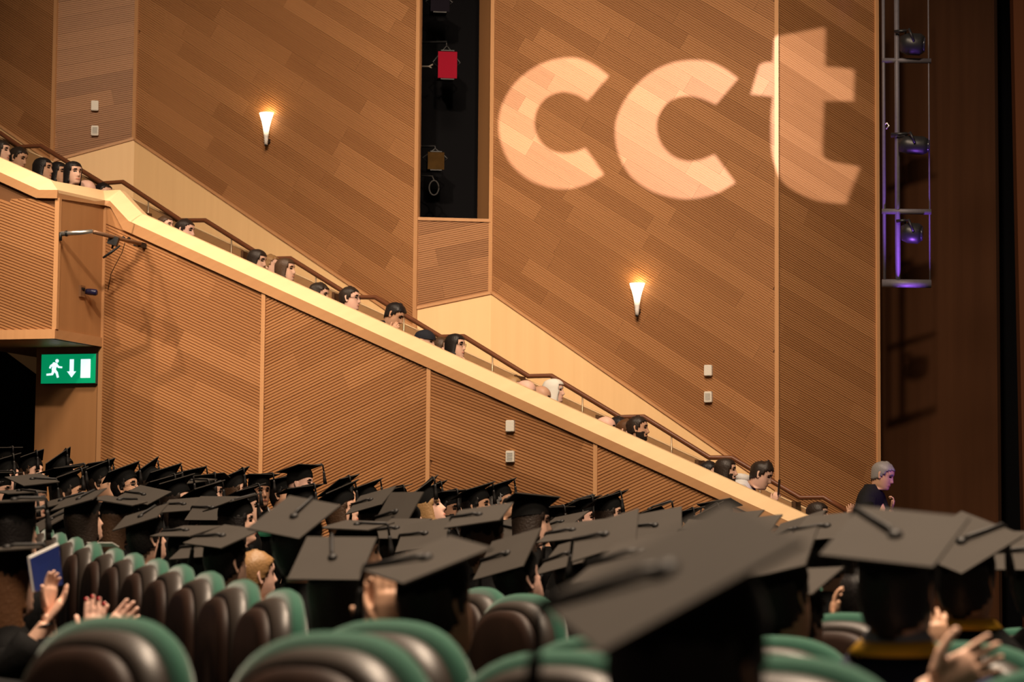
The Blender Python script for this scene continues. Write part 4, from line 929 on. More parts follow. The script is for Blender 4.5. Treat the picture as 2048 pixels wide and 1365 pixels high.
# caps whose upper face shows
TOPS = [
 ('graduate under a flat grey cap with dark slits, left of the round cheeked woman', [(236, 992), (274, 981), (338, 982), (302, 1012)], True, 15.5, 55, 'light', ('short', 'black'), {}),
 ('graduate under a flat grey cap with a dark tassel, above the green seat row', [(331, 1024), (337, 1005), (408, 1001), (396, 1016)], True, 14.5, 55, 'light', ('short', 'black'), {}),
 ('graduate under a small squarish grey cap below the olive headband', [(388, 1034), (404, 1004), (462, 1003), (446, 1033)], True, 14.2, 55, 'light', ('short', 'black'), {}),
 ('graduate under a flat cap with a purple button above the green seats', [(290, 1074), (354, 1060), (456, 1052), (390, 1072)], True, 10.4, 48, 'light', ('short', 'black'), {}),
 ('graduate under a grey cap with striped tassel above the nearest green seats', [(372, 1091), (440, 1056), (520, 1066), (450, 1088)], True, 9.1, 45, 'light', ('short', 'black'), {}),
 ('graduate under a grey cap corner just below the cap with striped tassel', [(350, 1119), (385, 1080), (470, 1076), (438, 1104)], True, 9.9, 45, 'light', ('short', 'black'), {}),
 ('graduate under the large grey cap with a thick tassel, upper one left of centre', [(489, 1061), (580, 992), (686, 1012), (600, 1083)], True, None, None, 'light', ('short', 'black'), dict(tassel_dir=Vector((.5, .9, 0)))),
 ('graduate under the large square grey cap, lower one left of centre', [(570, 1163), (613, 1075), (758, 1075), (722, 1166)], True, None, 40, 'light', ('long', 'dark'), dict(tassel_dir=Vector((0, 1, 0)))),
 ('graduate under a narrow slanting grey cap right of the two pointed cap', [(700, 1026), (722, 998), (785, 979), (763, 1006)], True, 14.5, None, 'light', ('long', 'dark'), {}),
 ('graduate under a steep upright grey cap left of the blonde woman', [(760, 1052), (784, 1003), (826, 998), (803, 1050)], True, 12.4, 60, 'light', ('short', 'black'), {}),
 ('graduate under a flat grey cap below the blonde woman', [(740, 1073), (790, 1050), (838, 1046), (808, 1070)], True, 12.0, None, 'light', ('short', 'black'), {}),
 ('graduate under a grey cap with pointed right corner below the dark bearded man', [(811, 1093), (822, 1062), (890, 1047), (882, 1079)], True, 11.4, None, 'light', ('short', 'black'), {}),
 ('curly brown haired graduate under a long grey cap in the centre', [(893, 1052), (930, 1030), (1012, 1012), (1000, 1038)], True, 10.6, None, 'light', ('curly', 'brown'), {}),
 ('graduate with long dark hair and black cap, under the ivory boxes', [(1012, 1010), (1036, 983), (1112, 997), (1096, 1014)], False, 13.2, 85, 'light', ('long', 'dark'), {}),
 ('graduate under a tilted grey cap, upper of two overlapping right of centre', [(989, 1053), (1071, 1016), (1086, 1069), (1004, 1106)], True, None, None, 'light', ('short', 'black'), dict(tassel_dir=Vector((-.7, .9, 0)))),
 ('graduate with red ear under the lower of two overlapping caps right of centre', [(947, 1162), (985, 1092), (1084, 1059), (1047, 1127)], True, 9.4, None, 'pink', ('short', 'black'), {}),
 ('graduate under a narrow grey cap right of the long dark hair', [(1095, 1058), (1118, 1044), (1154, 1034), (1132, 1049)], True, 14.6, None, 'pink', ('short', 'dark'), {}),
 ('graduate under a flat grey cap below the man in the deep black cap', [(1075, 1089), (1120, 1050), (1221, 1040), (1168, 1077)], True, None, None, 'pink', ('short', 'black'), {}),
 ('graduate under a broad grey cap with a bright ear below, left of the biggest cap', [(1068, 1155), (1117, 1092), (1214, 1066), (1165, 1128)], True, None, None, 'pink', ('short', 'black'), {}),
 ('graduate under a grey cap with a straight dark tassel below the two women', [(1150, 1112), (1176, 1066), (1258, 1034), (1264, 1078)], True, 9.0, None, 'light', ('short', 'black'), {}),
 ('graduate under the squarish grey cap with a hanging tassel', [(1260, 1082), (1280, 1042), (1348, 1025), (1356, 1066)], True, 11.5, None, 'light', ('short', 'black'), {}),
 ('graduate under a flat grey cap before the end of the falling ledge', [(1412, 1058), (1450, 1038), (1511, 1029), (1486, 1049)], True, 12.0, None, 'light', ('short', 'black'), {}),
 ('graduate under a flat grey cap below the man facing the camera', [(1355, 1080), (1390, 1050), (1470, 1050), (1440, 1080)], True, 11.0, None, 'light', ('short', 'black'), {}),
 ('graduate under a pointed grey cap right of the falling ledge panel', [(1440, 1080), (1480, 1055), (1533, 1044), (1510, 1072)], True, 10.0, None, 'light', ('short', 'black'), {}),
 ('graduate under a small cap below the last balcony woman, left of two', [(1552, 1082), (1584, 1058), (1622, 1040), (1606, 1064)], True, 11.5, None, 'light', ('short', 'black'), {}),
 ('graduate under a dark edged cap below the last balcony woman, right of two', [(1598, 1074), (1640, 1048), (1706, 1036), (1676, 1066)], True, 9.5, None, 'light', ('short', 'black'), {}),
 ('graduate under a large grey cap left of the biggest cap, half hidden by it', [(1149, 1168), (1235, 1094), (1412, 1053), (1330, 1127)], True, None, None, 'light', ('short', 'black'), {}),
 ('graduate under a grey cap half hidden behind the right end of the biggest cap', [(1440, 1165), (1486, 1108), (1628, 1068), (1592, 1122)], True, 6.4, None, 'tan', ('short', 'black'), {}),
 ('graduate with dark curls under a narrow light cap, right of the biggest cap', [(1505, 1186), (1560, 1160), (1652, 1150), (1600, 1176)], True, 7.4, None, 'pink', ('curly', 'dark'), {}),
 ('graduate of whom only a grey cap and cheek show at the right edge', [(2000, 1128), (2050, 1085), (2140, 1080), (2096, 1126)], True, 7.2, 40, 'pink', ('short', 'dark'), {}),
]
for lab, cs, top, Y, psi, sk, hr, ex in TOPS:
    grad_corners(lab, cs, top, Y, psi, skin=sk, hair=hr, group=GB, **ex)
FWD = lambda psi: Vector((math.sin(math.radians(psi)), math.cos(math.radians(psi)), 0))
# the nearest wearers
grad_corners('graduate in the nearest, biggest blurred cap filling the lower centre', [(1088, 1232), (1197, 1279), (1586, 1078), (1477, 1031)], True, 2.75, 35, skin='tan', hair=('short', 'black'), group=GB, headtilt=.35)
# clapping graduate with raised hand left of his cap
def clap(w1, d1, n1, t1, el1, w2=None, **k):
    a = [dict(w=w1, d=d1, n=n1, t=t1, el=el1, side=k.get('side', -1), curl=k.get('curl', .12), spread=k.get('spread', .8), nails=k.get('nails', False), size=k.get('size', 1.0))]
    return a
hw = at(778, 1262, 6.25)
grad_corners('clapping graduate under a large grey cap with reddish ear, centre left', [(728, 1146), (898, 1074), (988, 1102), (805, 1170)], True, None, 42, skin='tan', hair=('short', 'black'), group=GB,
    arms=[dict(w=hw, d=Vector((-.03, .12, 1)), n=Vector((.1, .95, 0)), t=Vector((-1, .1, 0)), el=hw + Vector((.10, -.05, -.26)), side=-1, curl=.10, spread=.5),
          dict(w=hw + Vector((-.012, .045, -.03)), d=Vector((-.16, .10, 1)), n=Vector((.2, -.9, 0)), t=Vector((-1, .1, 0)), el=hw + Vector((.24, .12, -.26)), side=1, curl=.12, spread=.5)])
hw = at(1866, 1372, 4.85)
grad_corners('clapping man in navy gown with yellow edged hood at the right', [(1637, 1112), (1722, 1020), (1938, 1037), (1868, 1142)], True, None, 30, skin='light', hair=('short', 'black'), group=GB, dress=M_NAVY, hood=(M_NAVY, M_GOLD), collar=M_DENIM, tassel_dir=Vector((-.35, 1, 0)),
    arms=[dict(w=hw, d=Vector((.80, .10, .42)), n=Vector((.15, -.9, .2)), t=Vector((-.45, .0, .9)), el=hw + Vector((-.12, -.02, -.20)), side=1, curl=.16, spread=1.6, thumb=1.1, size=.94)])
hw = at(1876, 1312, 6.45)
grad_corners('graduate with raised fingers under the cap right of the navy gowned man', [(1800, 1101), (1924, 1026), (2048, 1075), (1924, 1151)], True, None, 32, skin='tan', hair=('short', 'black'), group=GB, hood=(M_GOWN, M_GOLD), tassel_dir=Vector((.8, .3, 0)),
    arms=[dict(w=hw, d=Vector((-.05, .1, 1)), n=Vector((.1, .9, 0)), t=Vector((-1, 0, 0)), el=hw + Vector((.12, .0, -.24)), side=-1, curl=.35, spread=1.5, size=.85)])
# left foreground: woman clapping, and the red nailed hands of her neighbour outside the frame
h1 = at(102, 1244, 8.75)
grad_par('clapping woman with long streaked hair and black wristband at the lower left', 14, 1100, 9.0, 55, 5, 0, 30, skin='light', hair=('long', 'auburn'), group=GB,
    arms=[dict(w=h1 + Vector((-.012, .0, .035)), d=Vector((.05, .10, 1)), n=Vector((.8, -.4, 0)), t=Vector((-.5, -.8, .1)), el=h1 + Vector((.0, .03, -.21)), side=1, curl=.22, spread=.4, size=.9),
          dict(w=h1 + Vector((-.010, -.02, .0)), d=Vector((.55, .05, .8)), n=Vector((-.7, .2, .6)), t=Vector((-.3, .9, .2)), el=h1 + Vector((-.12, -.03, -.18)), side=-1, curl=.18, spread=.5, size=.9)],
    extra=lambda root, loc, nb, rt, fh: MB().tube([h1 + Vector((-.020 + .029 * math.cos(t), -.025 + .02 * math.sin(t), -.016 + .010 * math.cos(t))) - loc for t in np.linspace(0, 2 * math.pi, 14)], .005, n=6).obj('wristband', M_BLACKMETAL, root, True))
h2 = at(190, 1262, 8.2)
pc = at(-330, 1250, 7.8)
person('person at the lower left edge showing only clapping hands with red nails', Vector((pc.x, pc.y, 1.14)), Vector((0, 0, 1)), FWD(45), skin='pink', hair=('long', 'brown'), group='guests beside the graduates',
    arms=[dict(w=h2 + Vector((-.003, -.02, -.05)), d=Vector((.03, .05, 1)), n=Vector((.3, .9, 0)), t=Vector((-1, .1, 0)), el=h2 + Vector((-.12, -.02, -.28)), side=-1, curl=.06, spread=.5, nails=True),
          dict(w=h2 + Vector((.022, .02, -.035)), d=Vector((.72, .1, .80)), n=Vector((-.2, -.9, 0)), t=Vector((-.6, 0, .7)), el=h2 + Vector((-.10, .06, -.27)), side=1, curl=.08, spread=.8, nails=False)])
# bare headed man with sandy hair in the row ahead of the empty seats
hp = at(512, 1152, 11.8)
person('bare headed man with sandy hair and red ear behind the nearest empty seats', hp, Vector((-.05, -.1, 1)), FWD(62), skin='pink', hair=('short', 'sandy'), hood=(M_GOWN, M_GOLD), group='guests beside the graduates')
# hands between the caps at the right
hw = at(1677, 1240, 8.45)
pp = at(1730, 1215, 8.9)
person('graduate of whom one upright finger shows left of the navy gowned man', Vector((pp.x, pp.y, 1.12)), Vector((0, 0, 1)), FWD(40), skin='tan', hair=('short', 'black'), group=GB,
    arms=[dict(w=hw + Vector((-.02, 0, -.03)), d=Vector((.06, .1, 1)), n=Vector((.9, .2, 0)), t=Vector((-.2, -1, 0)), el=hw + Vector((.06, .0, -.26)), side=-1, curl=.3, spread=.6, size=.9)])

for d in REG:
    if d['Y0'] > 8.8 and 'arms' not in d['k']: d['k']['perch'] = True
    d['free'] = max(d['free'], .3 if d['Y0'] > 12 else .2) if d['Y0'] > 8.8 else d['free']
    if d['Y0'] < 5.5 or 'arms' in d['k']: d['free'] = .0
OBST += OBSTS + [(hp.x, hp.y, .26), (pp.x, pp.y, .26), (pc.x, pc.y, .26)]
relax()
for d in REG: grad(d)
# ================================================================== BALCONY AUDIENCE
GA = 'audience on the balcony'
def step_z(p):
    s0 = PAR.sz(-120, 400)[0]; s = (Vector((p.x, p.y, 0)) - PAR.p).dot(PAR.t); k = math.floor((s - s0) / .87)
    return PAR.sz(1100, lineT(1100))[1] - 1.02 - (s0 + k * .87 + .43 - PAR.sz(1100, 900)[0]) * BSLOPE
cloth = lambda n, c: mat('cloth_' + n, c, .8, .15, bump=(60, .4))
DK = cloth('black', (.008, .008, .009)); DB = cloth('navy', (.012, .016, .03)); WH = cloth('white', (.62, .60, .58)); TN = cloth('tan', (.35, .22, .12)); OL = cloth('olive', (.04, .04, .025)); PK = cloth('mauve', (.20, .09, .10))
def guest(label, px, py, off, psi=104, nod=0, lean=0, **k):
    P = PAR.hit(px, py, off); f = face_dir(P, psi); rt = Vector((f.y, -f.x, 0)); a = math.radians(nod); h = (Vector((0, 0, 1)) * math.cos(a) + f * math.sin(a) + rt * math.sin(math.radians(lean))).normalized()
    f2 = (f - h * f.dot(h)).normalized(); k.setdefault('dress', DK); k.setdefault('dress_name', 'top'); k['scale'] = 1.06 * k.get('scale', 1.0); k['perch'] = True
    return person(label, P, h, f2, base_z=step_z(P), group=GA, sit_drop=.52, **k)
guest('person with dark hair at the very left edge of the balcony', 2, 303, .45, 108, skin='light', hair=('long', 'dark'))
guest('woman with swept back dark hair looking down, second from the left on the balcony', 36, 317, .9, 110, nod=14, skin='tan', hair=('short', 'dark'))
guest('woman with black hair tied back in profile, left balcony', 86, 338, .5, 104, skin='tan', hair=('long', 'black'), dress=DB)
guest('person with black hair left of the face turned to us, left balcony', 116, 346, .97, 116, skin='tan', hair=('bob', 'black'))
guest('woman with long black hair and face turned to us, before the first rail step', 146, 346, .10, 134, skin='light', hair=('long', 'black'))
guest('person of whom a shoulder and forehead show right of the face turned to us', 172, 383, .55, 112, nod=20, skin='pink', hair=('bald', 'dark'))
guest('person whose dark crown shows at the corner of the balcony box', 206, 389, .97, 118, skin='light', hair=('short', 'black'))
guest('small head showing just above the ledge left of the balding man', 331, 452, .45, 118, skin='pink', hair=('short', 'brown'), scale=.85)
guest('man with receding short hair just below the rail, left part of the ledge', 370, 462, .87, 108, nod=6, skin='pink', hair=('short', 'dark'))
guest('person with a dark bob fringe beside the brown haired woman', 514, 522, .88, 112, nod=10, skin='light', hair=('bob', 'dark'))
guest('person with fluffy tawny hair behind the dark bob fringe', 541, 533, 1.32, 108, skin='light', hair=('curly', 'sandy'), dress=TN)
guest('woman with long brown hair looking down to the stage, left of the balcony middle', 571, 540, .45, 110, skin='light', hair=('long', 'brown'), dress=TN)
guest('person with an olive jacket low behind the ledge, left of the man in glasses', 638, 590, .45, 106, nod=10, skin='light', hair=('curly', 'dark'), dress=OL)
guest('man with short dark hair and glasses in profile on the balcony', 700, 598, .45, 106, skin='pink', hair=('short', 'dark'), glasses=True)
hp = PAR.hit(788, 655, .45)
guest('person in black bending forward over folded hands on the balcony', 790, 630, .47, 112, nod=32, hunch=(.06, .06), skin='tan', hair=('short', 'black'),
      arms=[dict(w=hp + Vector((-.03, -.05, -.06)), d=Vector((.5, -.1, .6)), n=Vector((0, 1, 0)), t=Vector((-.5, 0, .8)), el=hp + Vector((-.16, .0, -.2)), side=1, curl=.6, size=.9)])
guest('person in a dark knitted hat low behind the ledge', 850, 684, .87, 108, nod=8, skin='light', hair=('bald', 'dark'), headwear=cloth('knit', (.018, .02, .028)))
guest('person with brown hair between the knitted hat and the woman hiding her mouth', 881, 698, 1.30, 112, skin='light', hair=('bob', 'brown'))
hp = PAR.hit(931, 722, .34)
guest('woman with long black hair hiding her mouth with her hand', 911, 692, .47, 116, skin='light', hair=('long', 'black'), glasses=True,
      arms=[dict(w=hp + Vector((.02, -.02, -.07)), d=Vector((-.35, .1, .9)), n=Vector((-1, 0, -.2)), t=Vector((0, -1, .3)), el=hp + Vector((.02, .05, -.28)), side=1, curl=.5, size=.9)])
guest('person with fair hair just above the ledge left of the headscarf', 1026, 775, 1.08, 106, skin='light', hair=('bob', 'blonde'), scale=.9)
guest('person with a pink shoulder and thin hair left of the headscarf', 1052, 785, .55, 110, nod=10, skin='pink', hair=('bald', 'sandy'), dress=PK)
guest('bald man leaning low just left of the white headscarf', 1082, 796, .96, 108, nod=12, skin='tan', hair=('bald', 'dark'))
guest('woman in a white headscarf looking towards the stage', 1108, 782, 1.40, 106, skin='pink', hair=('scarf', 'white'), dress=TN)
guest('bald head just above the ledge left of the bearded man', 1212, 858, .45, 106, skin='pink', hair=('bald', 'dark'))
guest('person with black hair between the bald head and the bearded man, left of two', 1237, 858, 1.30, 112, skin='light', hair=('short', 'black'))
guest('person with reddish hair close behind the bearded man on the balcony', 1254, 864, .87, 112, skin='light', hair=('short', 'auburn'))
guest('bearded man with short dark hair in profile under the right sconce', 1276, 858, .47, 104, skin='tan', hair=('short', 'dark'), beard=True)
guest('person whose dark hair shows left of the long haired bearded man', 1418, 948, .9, 108, skin='light', hair=('short', 'black'))
guest('bearded man with long dark hair near the lower end of the balcony', 1452, 942, .45, 104, skin='light', hair=('bob', 'dark'), beard=True)
ph = PAR.hit(1553, 985, .42)
def tie(root, loc, nb, rt, fh):
    b = MB(); b.tube([nb + fh * .085 - loc + Vector((0, 0, -.02)), nb + fh * .125 - loc + Vector((0, 0, -.12)), nb + fh * .14 - loc + Vector((0, 0, -.36))], [.018, .022, .036], n=8, flat=.35, side=rt); b.obj('necktie', cloth('purple', (.12, .05, .32)), root, True)
guest('man in a white shirt and purple tie filming with a phone at the balcony end', 1523, 950, .90, 108, nod=24, skin='light', hair=('quiff', 'dark'), scale=1.06, hunch=(.12, .10), dress=WH, dress_name='shirt', collar=WH, extra=tie,
      arms=[dict(w=ph + Vector((-.035, .0, -.12)), d=Vector((.28, -.1, .9)), n=Vector((.8, .5, 0)), t=Vector((-.6, .5, .2)), el=ph + Vector((-.22, .12, -.30)), side=1, curl=.75, size=.95)])
b = MB(); M = Matrix.Rotation(math.radians(-16), 3, 'Z') @ Matrix.Rotation(math.radians(4), 3, 'Y'); b.box((0, 0, 0), (.010, .074, .155), M)
po = b.obj('smartphone', mat('phone_black', (.01, .01, .012), .25, .5), mw=Matrix.Translation(PAR.hit(1558, 976, .40))); tag(po, 'black phone held up by the man in the white shirt', 'phone')
guest('woman with shoulder length dark hair at the lowest end of the balcony', 1636, 1030, .5, 112, skin='light', hair=('bob', 'dark'), dress=DB)
# grey haired man standing by the stage
gp = at(1766, 951, 23.6); hp = at(1700, 1030, 23.4); hq = at(1787, 1012, 23.3)
fz = gp.z - 1.62
f = face_dir(gp, 112); h = (Vector((0, 0, 1)) * .94 + f * .34).normalized()
person('grey haired man in a black jacket standing with bowed head by the stage', gp, h, (f - h * f.dot(h)).normalized(), skin='tan', hair=('short', 'grey'), dress=DK, dress_name='jacket', base_z=floor_z(gp.x, gp.y), stand=True, group='people by the stage', scale=1.1, hunch=(.05, .05),
    arms=[dict(w=hp + Vector((.01, 0, -.05)), d=Vector((-.1, -.2, 1)), n=Vector((0, 1, 0)), t=Vector((1, 0, 0)), el=hp + Vector((.13, .1, -.18)), side=1, curl=.2, size=.95),
          dict(w=hq + Vector((-.02, 0, -.04)), d=Vector((.2, -.1, .9)), n=Vector((-.9, 0, 0)), t=Vector((0, -1, .2)), el=hq + Vector((-.02, .12, -.22)), side=-1, curl=.7, size=.95)])

# seats on the balcony (backs showing above the ledge)
M_BSEAT = wood('balcony_seat_veneer', (.055, .026, .012), (.10, .048, .022), 90, rough=.4, per_object=.3)
_b = MB()
for i in range(8):
    x0, x1 = -.22 + .055 * i, -.22 + .055 * (i + 1); y0, y1 = .035 * (x0 / .22) ** 2, .035 * (x1 / .22) ** 2
    _b.add([(x0, y0, .42), (x1, y1, .42), (x1, y1, .86), (x0, y0, .86), (x0, y0 + .03, .42), (x1, y1 + .03, .42), (x1, y1 + .03, .86), (x0, y0 + .03, .86)], [(0, 3, 2, 1), (4, 5, 6, 7), (0, 1, 5, 4), (3, 7, 6, 2), (0, 4, 7, 3), (1, 2, 6, 5)])
ME_BB = _b.me('backrest'); ME_BB.materials.append(M_BSEAT)
_b = MB(); _b.box((0, .12, .56), (.42, .07, .36)); ME_BP = _b.me('seat_pan'); ME_BP.materials.append(M_GREEN)
_b = MB(); _b.box((0, .06, .21), (.05, .12, .42)); _b.box((0, .06, .01), (.3, .2, .02)); ME_BL = _b.me('pedestal'); ME_BL.materials.append(M_BLACKMETAL)
for px, py, off, lab in ((281, 424, 1.57, 'at the kink of the ledge'), (487, 505, 1.57, 'left of the dark bob fringe'), (668, 588, 1.57, 'left of the man in glasses'), (838, 668, 1.57, 'behind the knitted hat'), (1031, 752, 1.48, 'behind the fair haired person'),
                         (1193, 832, 1.57, 'behind the bald head'), (1391, 921, 1.57, 'left of the long haired bearded man'), (1584, 1004, 1.57, 'between the phone and the last woman')):
    P = PAR.hit(px, py, off); zz = step_z(P); o = empty('balcony_seat', (P.x, P.y, zz), -math.radians(106)); k = (P.z - zz) / .86
    for nm, me in (('backrest', ME_BB), ('seat_pan', ME_BP), ('pedestal', ME_BL)): link(nm, me, (), o, Matrix.Scale(k, 4, (0, 0, 1)) @ Matrix.Scale(.75, 4, (1, 0, 0)))
    tag(o, 'brown wooden balcony seat back ' + lab, 'seat', 'empty balcony seats')
# ================================================================== FITTINGS AND SMALL THINGS
def box_fit(px, py, plane, grille, label, w=.085, hgt=.118):
    c = plane.hit(px, py); o = empty('wall_box', c); Mr = plane.mat().to_3x3()
    b = MB(); b.box((0, 0, 0), (w, .055, hgt)); me = b.me('housing'); bm = bmesh.new(); bm.from_mesh(me); bmesh.ops.bevel(bm, geom=bm.edges[:], offset=.006, segments=2, affect='EDGES'); bm.to_mesh(me); bm.free(); me.materials.append(M_IVORY)
    M4 = Mr.to_4x4(); M4.translation = Mr @ Vector((0, -.04, 0)); link('housing', me, (), o, M4)
    if grille:
        for i in range(5): MB().box((0, -.069, -.012 + .016 * (i - 1.2)), (w * .68, .004, .010), None).obj('grille_bar', M_GREYGRILLE, o, mw=Mr.to_4x4())
    tag(o, label, 'speaker' if grille else 'box', 'small ivory boxes on the walls')
box_fit(190, 213, pl_R1, False, 'upper plain ivory box on the narrow shaded panel at the left')
box_fit(190, 263, pl_R1, True, 'lower ivory box with grille on the narrow shaded panel at the left')
box_fit(1419, 742, pl_M2, False, 'upper plain ivory box on the wall right of the right sconce')
box_fit(1419, 795, pl_M2, True, 'lower ivory box with grille on the wall right of the right sconce')
box_fit(1023, 853, PAR, False, 'upper plain ivory box on the balcony front', .085, .115)
box_fit(1023, 914, PAR, True, 'lower ivory box with grille on the balcony front', .085, .115)

# --- sconces: flared glass cone on the wall, lamp inside
def glow_mat():
    m = bpy.data.materials.new('sconce_glass'); m.use_nodes = True; nt = m.node_tree; b = nt.nodes['Principled BSDF']; b.inputs['Base Color'].default_value = (.85, .82, .78, 1); b.inputs['Roughness'].default_value = .4
    tc = nt.nodes.new('ShaderNodeTexCoord'); sp = nt.nodes.new('ShaderNodeSeparateXYZ'); mr = nt.nodes.new('ShaderNodeMapRange'); mr.inputs[1].default_value = .10; mr.inputs[2].default_value = .30; mr.inputs[3].default_value = 0; mr.inputs[4].default_value = 5.0
    nt.links.new(tc.outputs['Object'], sp.inputs[0]); nt.links.new(sp.outputs[2], mr.inputs[0]); nt.links.new(mr.outputs[0], b.inputs['Emission Strength']); b.inputs['Emission Color'].default_value = (1, .80, .52, 1); return m
M_GLOW = glow_mat()
def sconce(px, py_top, py_bot, plane, label):
    t = plane.hit(px, py_top); bt = plane.hit(px, py_bot); H = t.z - bt.z
    base = bt - plane.n * .10; o = empty('wall_sconce', base); M4 = plane.mat().to_3x3().to_4x4()
    prof = [(.018, 0), (.021, .06), (.027, .12), (.037, .18), (.052, .24), (.074, .30), (.082, .325)]; k = H / .325
    b = MB(); n = 20
    for r, z in prof:
        for j in range(n): q = 2 * math.pi * j / n; b.v.append(Vector((r * math.cos(q), r * .8 * math.sin(q), z * k)))
    b.f += rings_faces(len(prof), n); b.m += [0] * ((len(prof) - 1) * n); b.f.append(tuple(range(n))); b.m.append(0)
    g = b.obj('shade', M_GLOW, o, True, M4); md = g.modifiers.new('t', 'SOLIDIFY'); md.thickness = .004
    MB().lathe((0, 0, -.018), [(.014, 0), (.018, .006), (.019, .02)], n=14).obj('foot_cap', M_BLACKMETAL, o, True, M4)
    MB().box((0, .055, .05), (.02, .10, .05)).obj('wall_bracket', M_BLACKMETAL, o, mw=M4)
    d = bpy.data.lights.new('sconce_lamp', 'POINT'); d.energy = 1.7; d.color = (1, .68, .30); d.shadow_soft_size = .03
    l = bpy.data.objects.new('sconce_lamp', d); COL.objects.link(l); l.parent = o; l.location = M4 @ Vector((0, 0.0, H + .02))
    tag(o, label, 'wall lamp', 'lit wall sconces')
sconce(540, 229, 292, pl_M1, 'lit flared sconce on the wall left of the black slot')
sconce(1280, 569, 632, pl_M2, 'lit flared sconce on the wall below the projected letters')

# --- exit sign
c = PAR.hit(137, 738, -.06); o = empty('exit_sign', c); M4 = PAR.mat().to_3x3().to_4x4()
w = (PAR.sz(191, 738)[0] - PAR.sz(83, 738)[0]); hh = PAR.sz(137, 709)[1] - PAR.sz(137, 767)[1]
M_SGREEN = mat('sign_green', (.0, .25, .11), .4, .3, emit=(.0, .24, .09), es=1.0); M_SWHITE = mat('sign_white', (.8, .85, .9), .4, .3, emit=(.75, .88, 1.0), es=1.15)
MB().box((0, .035, 0), (w + .012, .07, hh + .012)).obj('housing', mat('sign_housing', (.05, .06, .05), .5), o, mw=M4)
MB().box((0, -.003, 0), (w, .006, hh)).obj('green_face', M_SGREEN, o, mw=M4)
q = w / 108.0
def flat(name, polys):
    b = MB()
    for p in polys: b.prism([((x - 54) * q, (29 - y) * q) for x, y in p], -.010, -.005)
    b.obj(name, M_SWHITE, o, mw=M4)
flat('door_symbol', [[(79, 12), (98, 12), (98, 46), (79, 46)]])
flat('arrow_symbol', [[(57, 12), (65, 12), (65, 35), (57, 35)], [(52, 34), (70, 34), (61, 45)]])
def seg(a, b, r0, r1):
    dx, dy = b[0] - a[0], b[1] - a[1]; L = math.hypot(dx, dy); nx, ny = -dy / L, dx / L
    return [(a[0] + nx * r0, a[1] + ny * r0), (b[0] + nx * r1, b[1] + ny * r1), (b[0] - nx * r1, b[1] - ny * r1), (a[0] - nx * r0, a[1] - ny * r0)]
flat('running_figure', [[(31.5 + 3.4 * math.cos(t), 14.5 + 3.4 * math.sin(t)) for t in np.linspace(0, 2 * math.pi, 12, endpoint=False)],
    seg((28, 18), (25, 31), 4.6, 4.0), seg((28, 19), (20, 23), 2.2, 1.8), seg((20, 22.5), (17, 28), 1.8, 1.5), seg((29, 20), (35, 26), 2.2, 1.8), seg((34.5, 25.8), (42, 26.5), 1.8, 1.5),
    seg((26, 30), (31, 36), 3.0, 2.3), seg((31, 35), (34, 45), 2.3, 2.0), seg((25, 30), (23, 38), 3.0, 2.2), seg((24, 38.5), (11, 39.5), 2.0, 1.8)])
tag(o, 'green lit exit sign with running figure, down arrow and door', 'exit sign')

# --- boom bar clamped to the balcony front, with a small microphone
B0 = PAR.hit(122, 468, -1.02); B1 = PAR.hit(187, 464, -.95); B2 = PAR.hit(280, 488, -.22)
o = empty('boom_arm', PAR.hit(230, 475, -.4)); oo = o.location.copy()
MB().tube([B0, B0.lerp(B1, .98)], .026, n=12).obj('silver_tube', M_ALU, o, True, off=oo)
MB().tube([B1, B1.lerp(B2, .5), B2], [.022, .021, .024], n=12).obj('brown_tube', mat('bronze_tube', (.24, .13, .075), .35, .5, metal=.4), o, True, off=oo)
MB().tube([B0 + Vector((-.004, 0, .015)), B0 + Vector((-.004, 0, -.07))], .016, n=8).obj('end_clip', M_BLACKMETAL, o, True, off=oo)
MB().tube([B0.lerp(B1, .14), B0.lerp(B1, .20)], .031, n=12).obj('collar', M_BLACKMETAL, o, True, off=oo)
K = PAR.hit(227, 480, -.62); MB().box(K - oo + Vector((0, 0, -.01)), (.10, .09, .09), Matrix.Rotation(.3, 3, 'Y')).obj('clamp', M_BLACKMETAL, o)
MB().tube([PAR.hit(246, 474, -.5), PAR.hit(252, 480, -.45), PAR.hit(258, 476, -.4), PAR.hit(262, 484, -.36)], .012, n=6).obj('knob_cluster', M_BLACKMETAL, o, True, off=oo)
MB().tube([PAR.hit(277, 484, -.24), PAR.hit(279, 494, -.22)], .02, n=8).obj('foot', M_BLACKMETAL, o, True, off=oo)
MB().tube([PAR.hit(228, 482, -.62), PAR.hit(224, 498, -.62)], .012, n=6).obj('microphone_stem', M_BLACKMETAL, o, True, off=oo)
MB().tube([PAR.hit(240, 492, -.6), PAR.hit(222, 505, -.62), PAR.hit(206, 516, -.64)], [.009, .015, .011], n=10).obj('microphone', M_BLACKMETAL, o, True, off=oo)
MB().tube([PAR.hit(250, 486, -.5), PAR.hit(244, 506, -.3), PAR.hit(232, 528, -.15), PAR.hit(222, 548, -.06), PAR.hit(216, 580, -.03)], .004, n=5).obj('cable', M_BLACKMETAL, o, True, off=oo)
MB().box(PAR.hit(281, 490, -.11) - oo, (.05, .24, .05), Matrix.Rotation(math.radians(-16.3), 3, 'Z')).obj('wall_mount', M_BLACKMETAL, o)
tag(o, 'silver and brown boom arm with small black microphone on the balcony front', 'microphone boom')
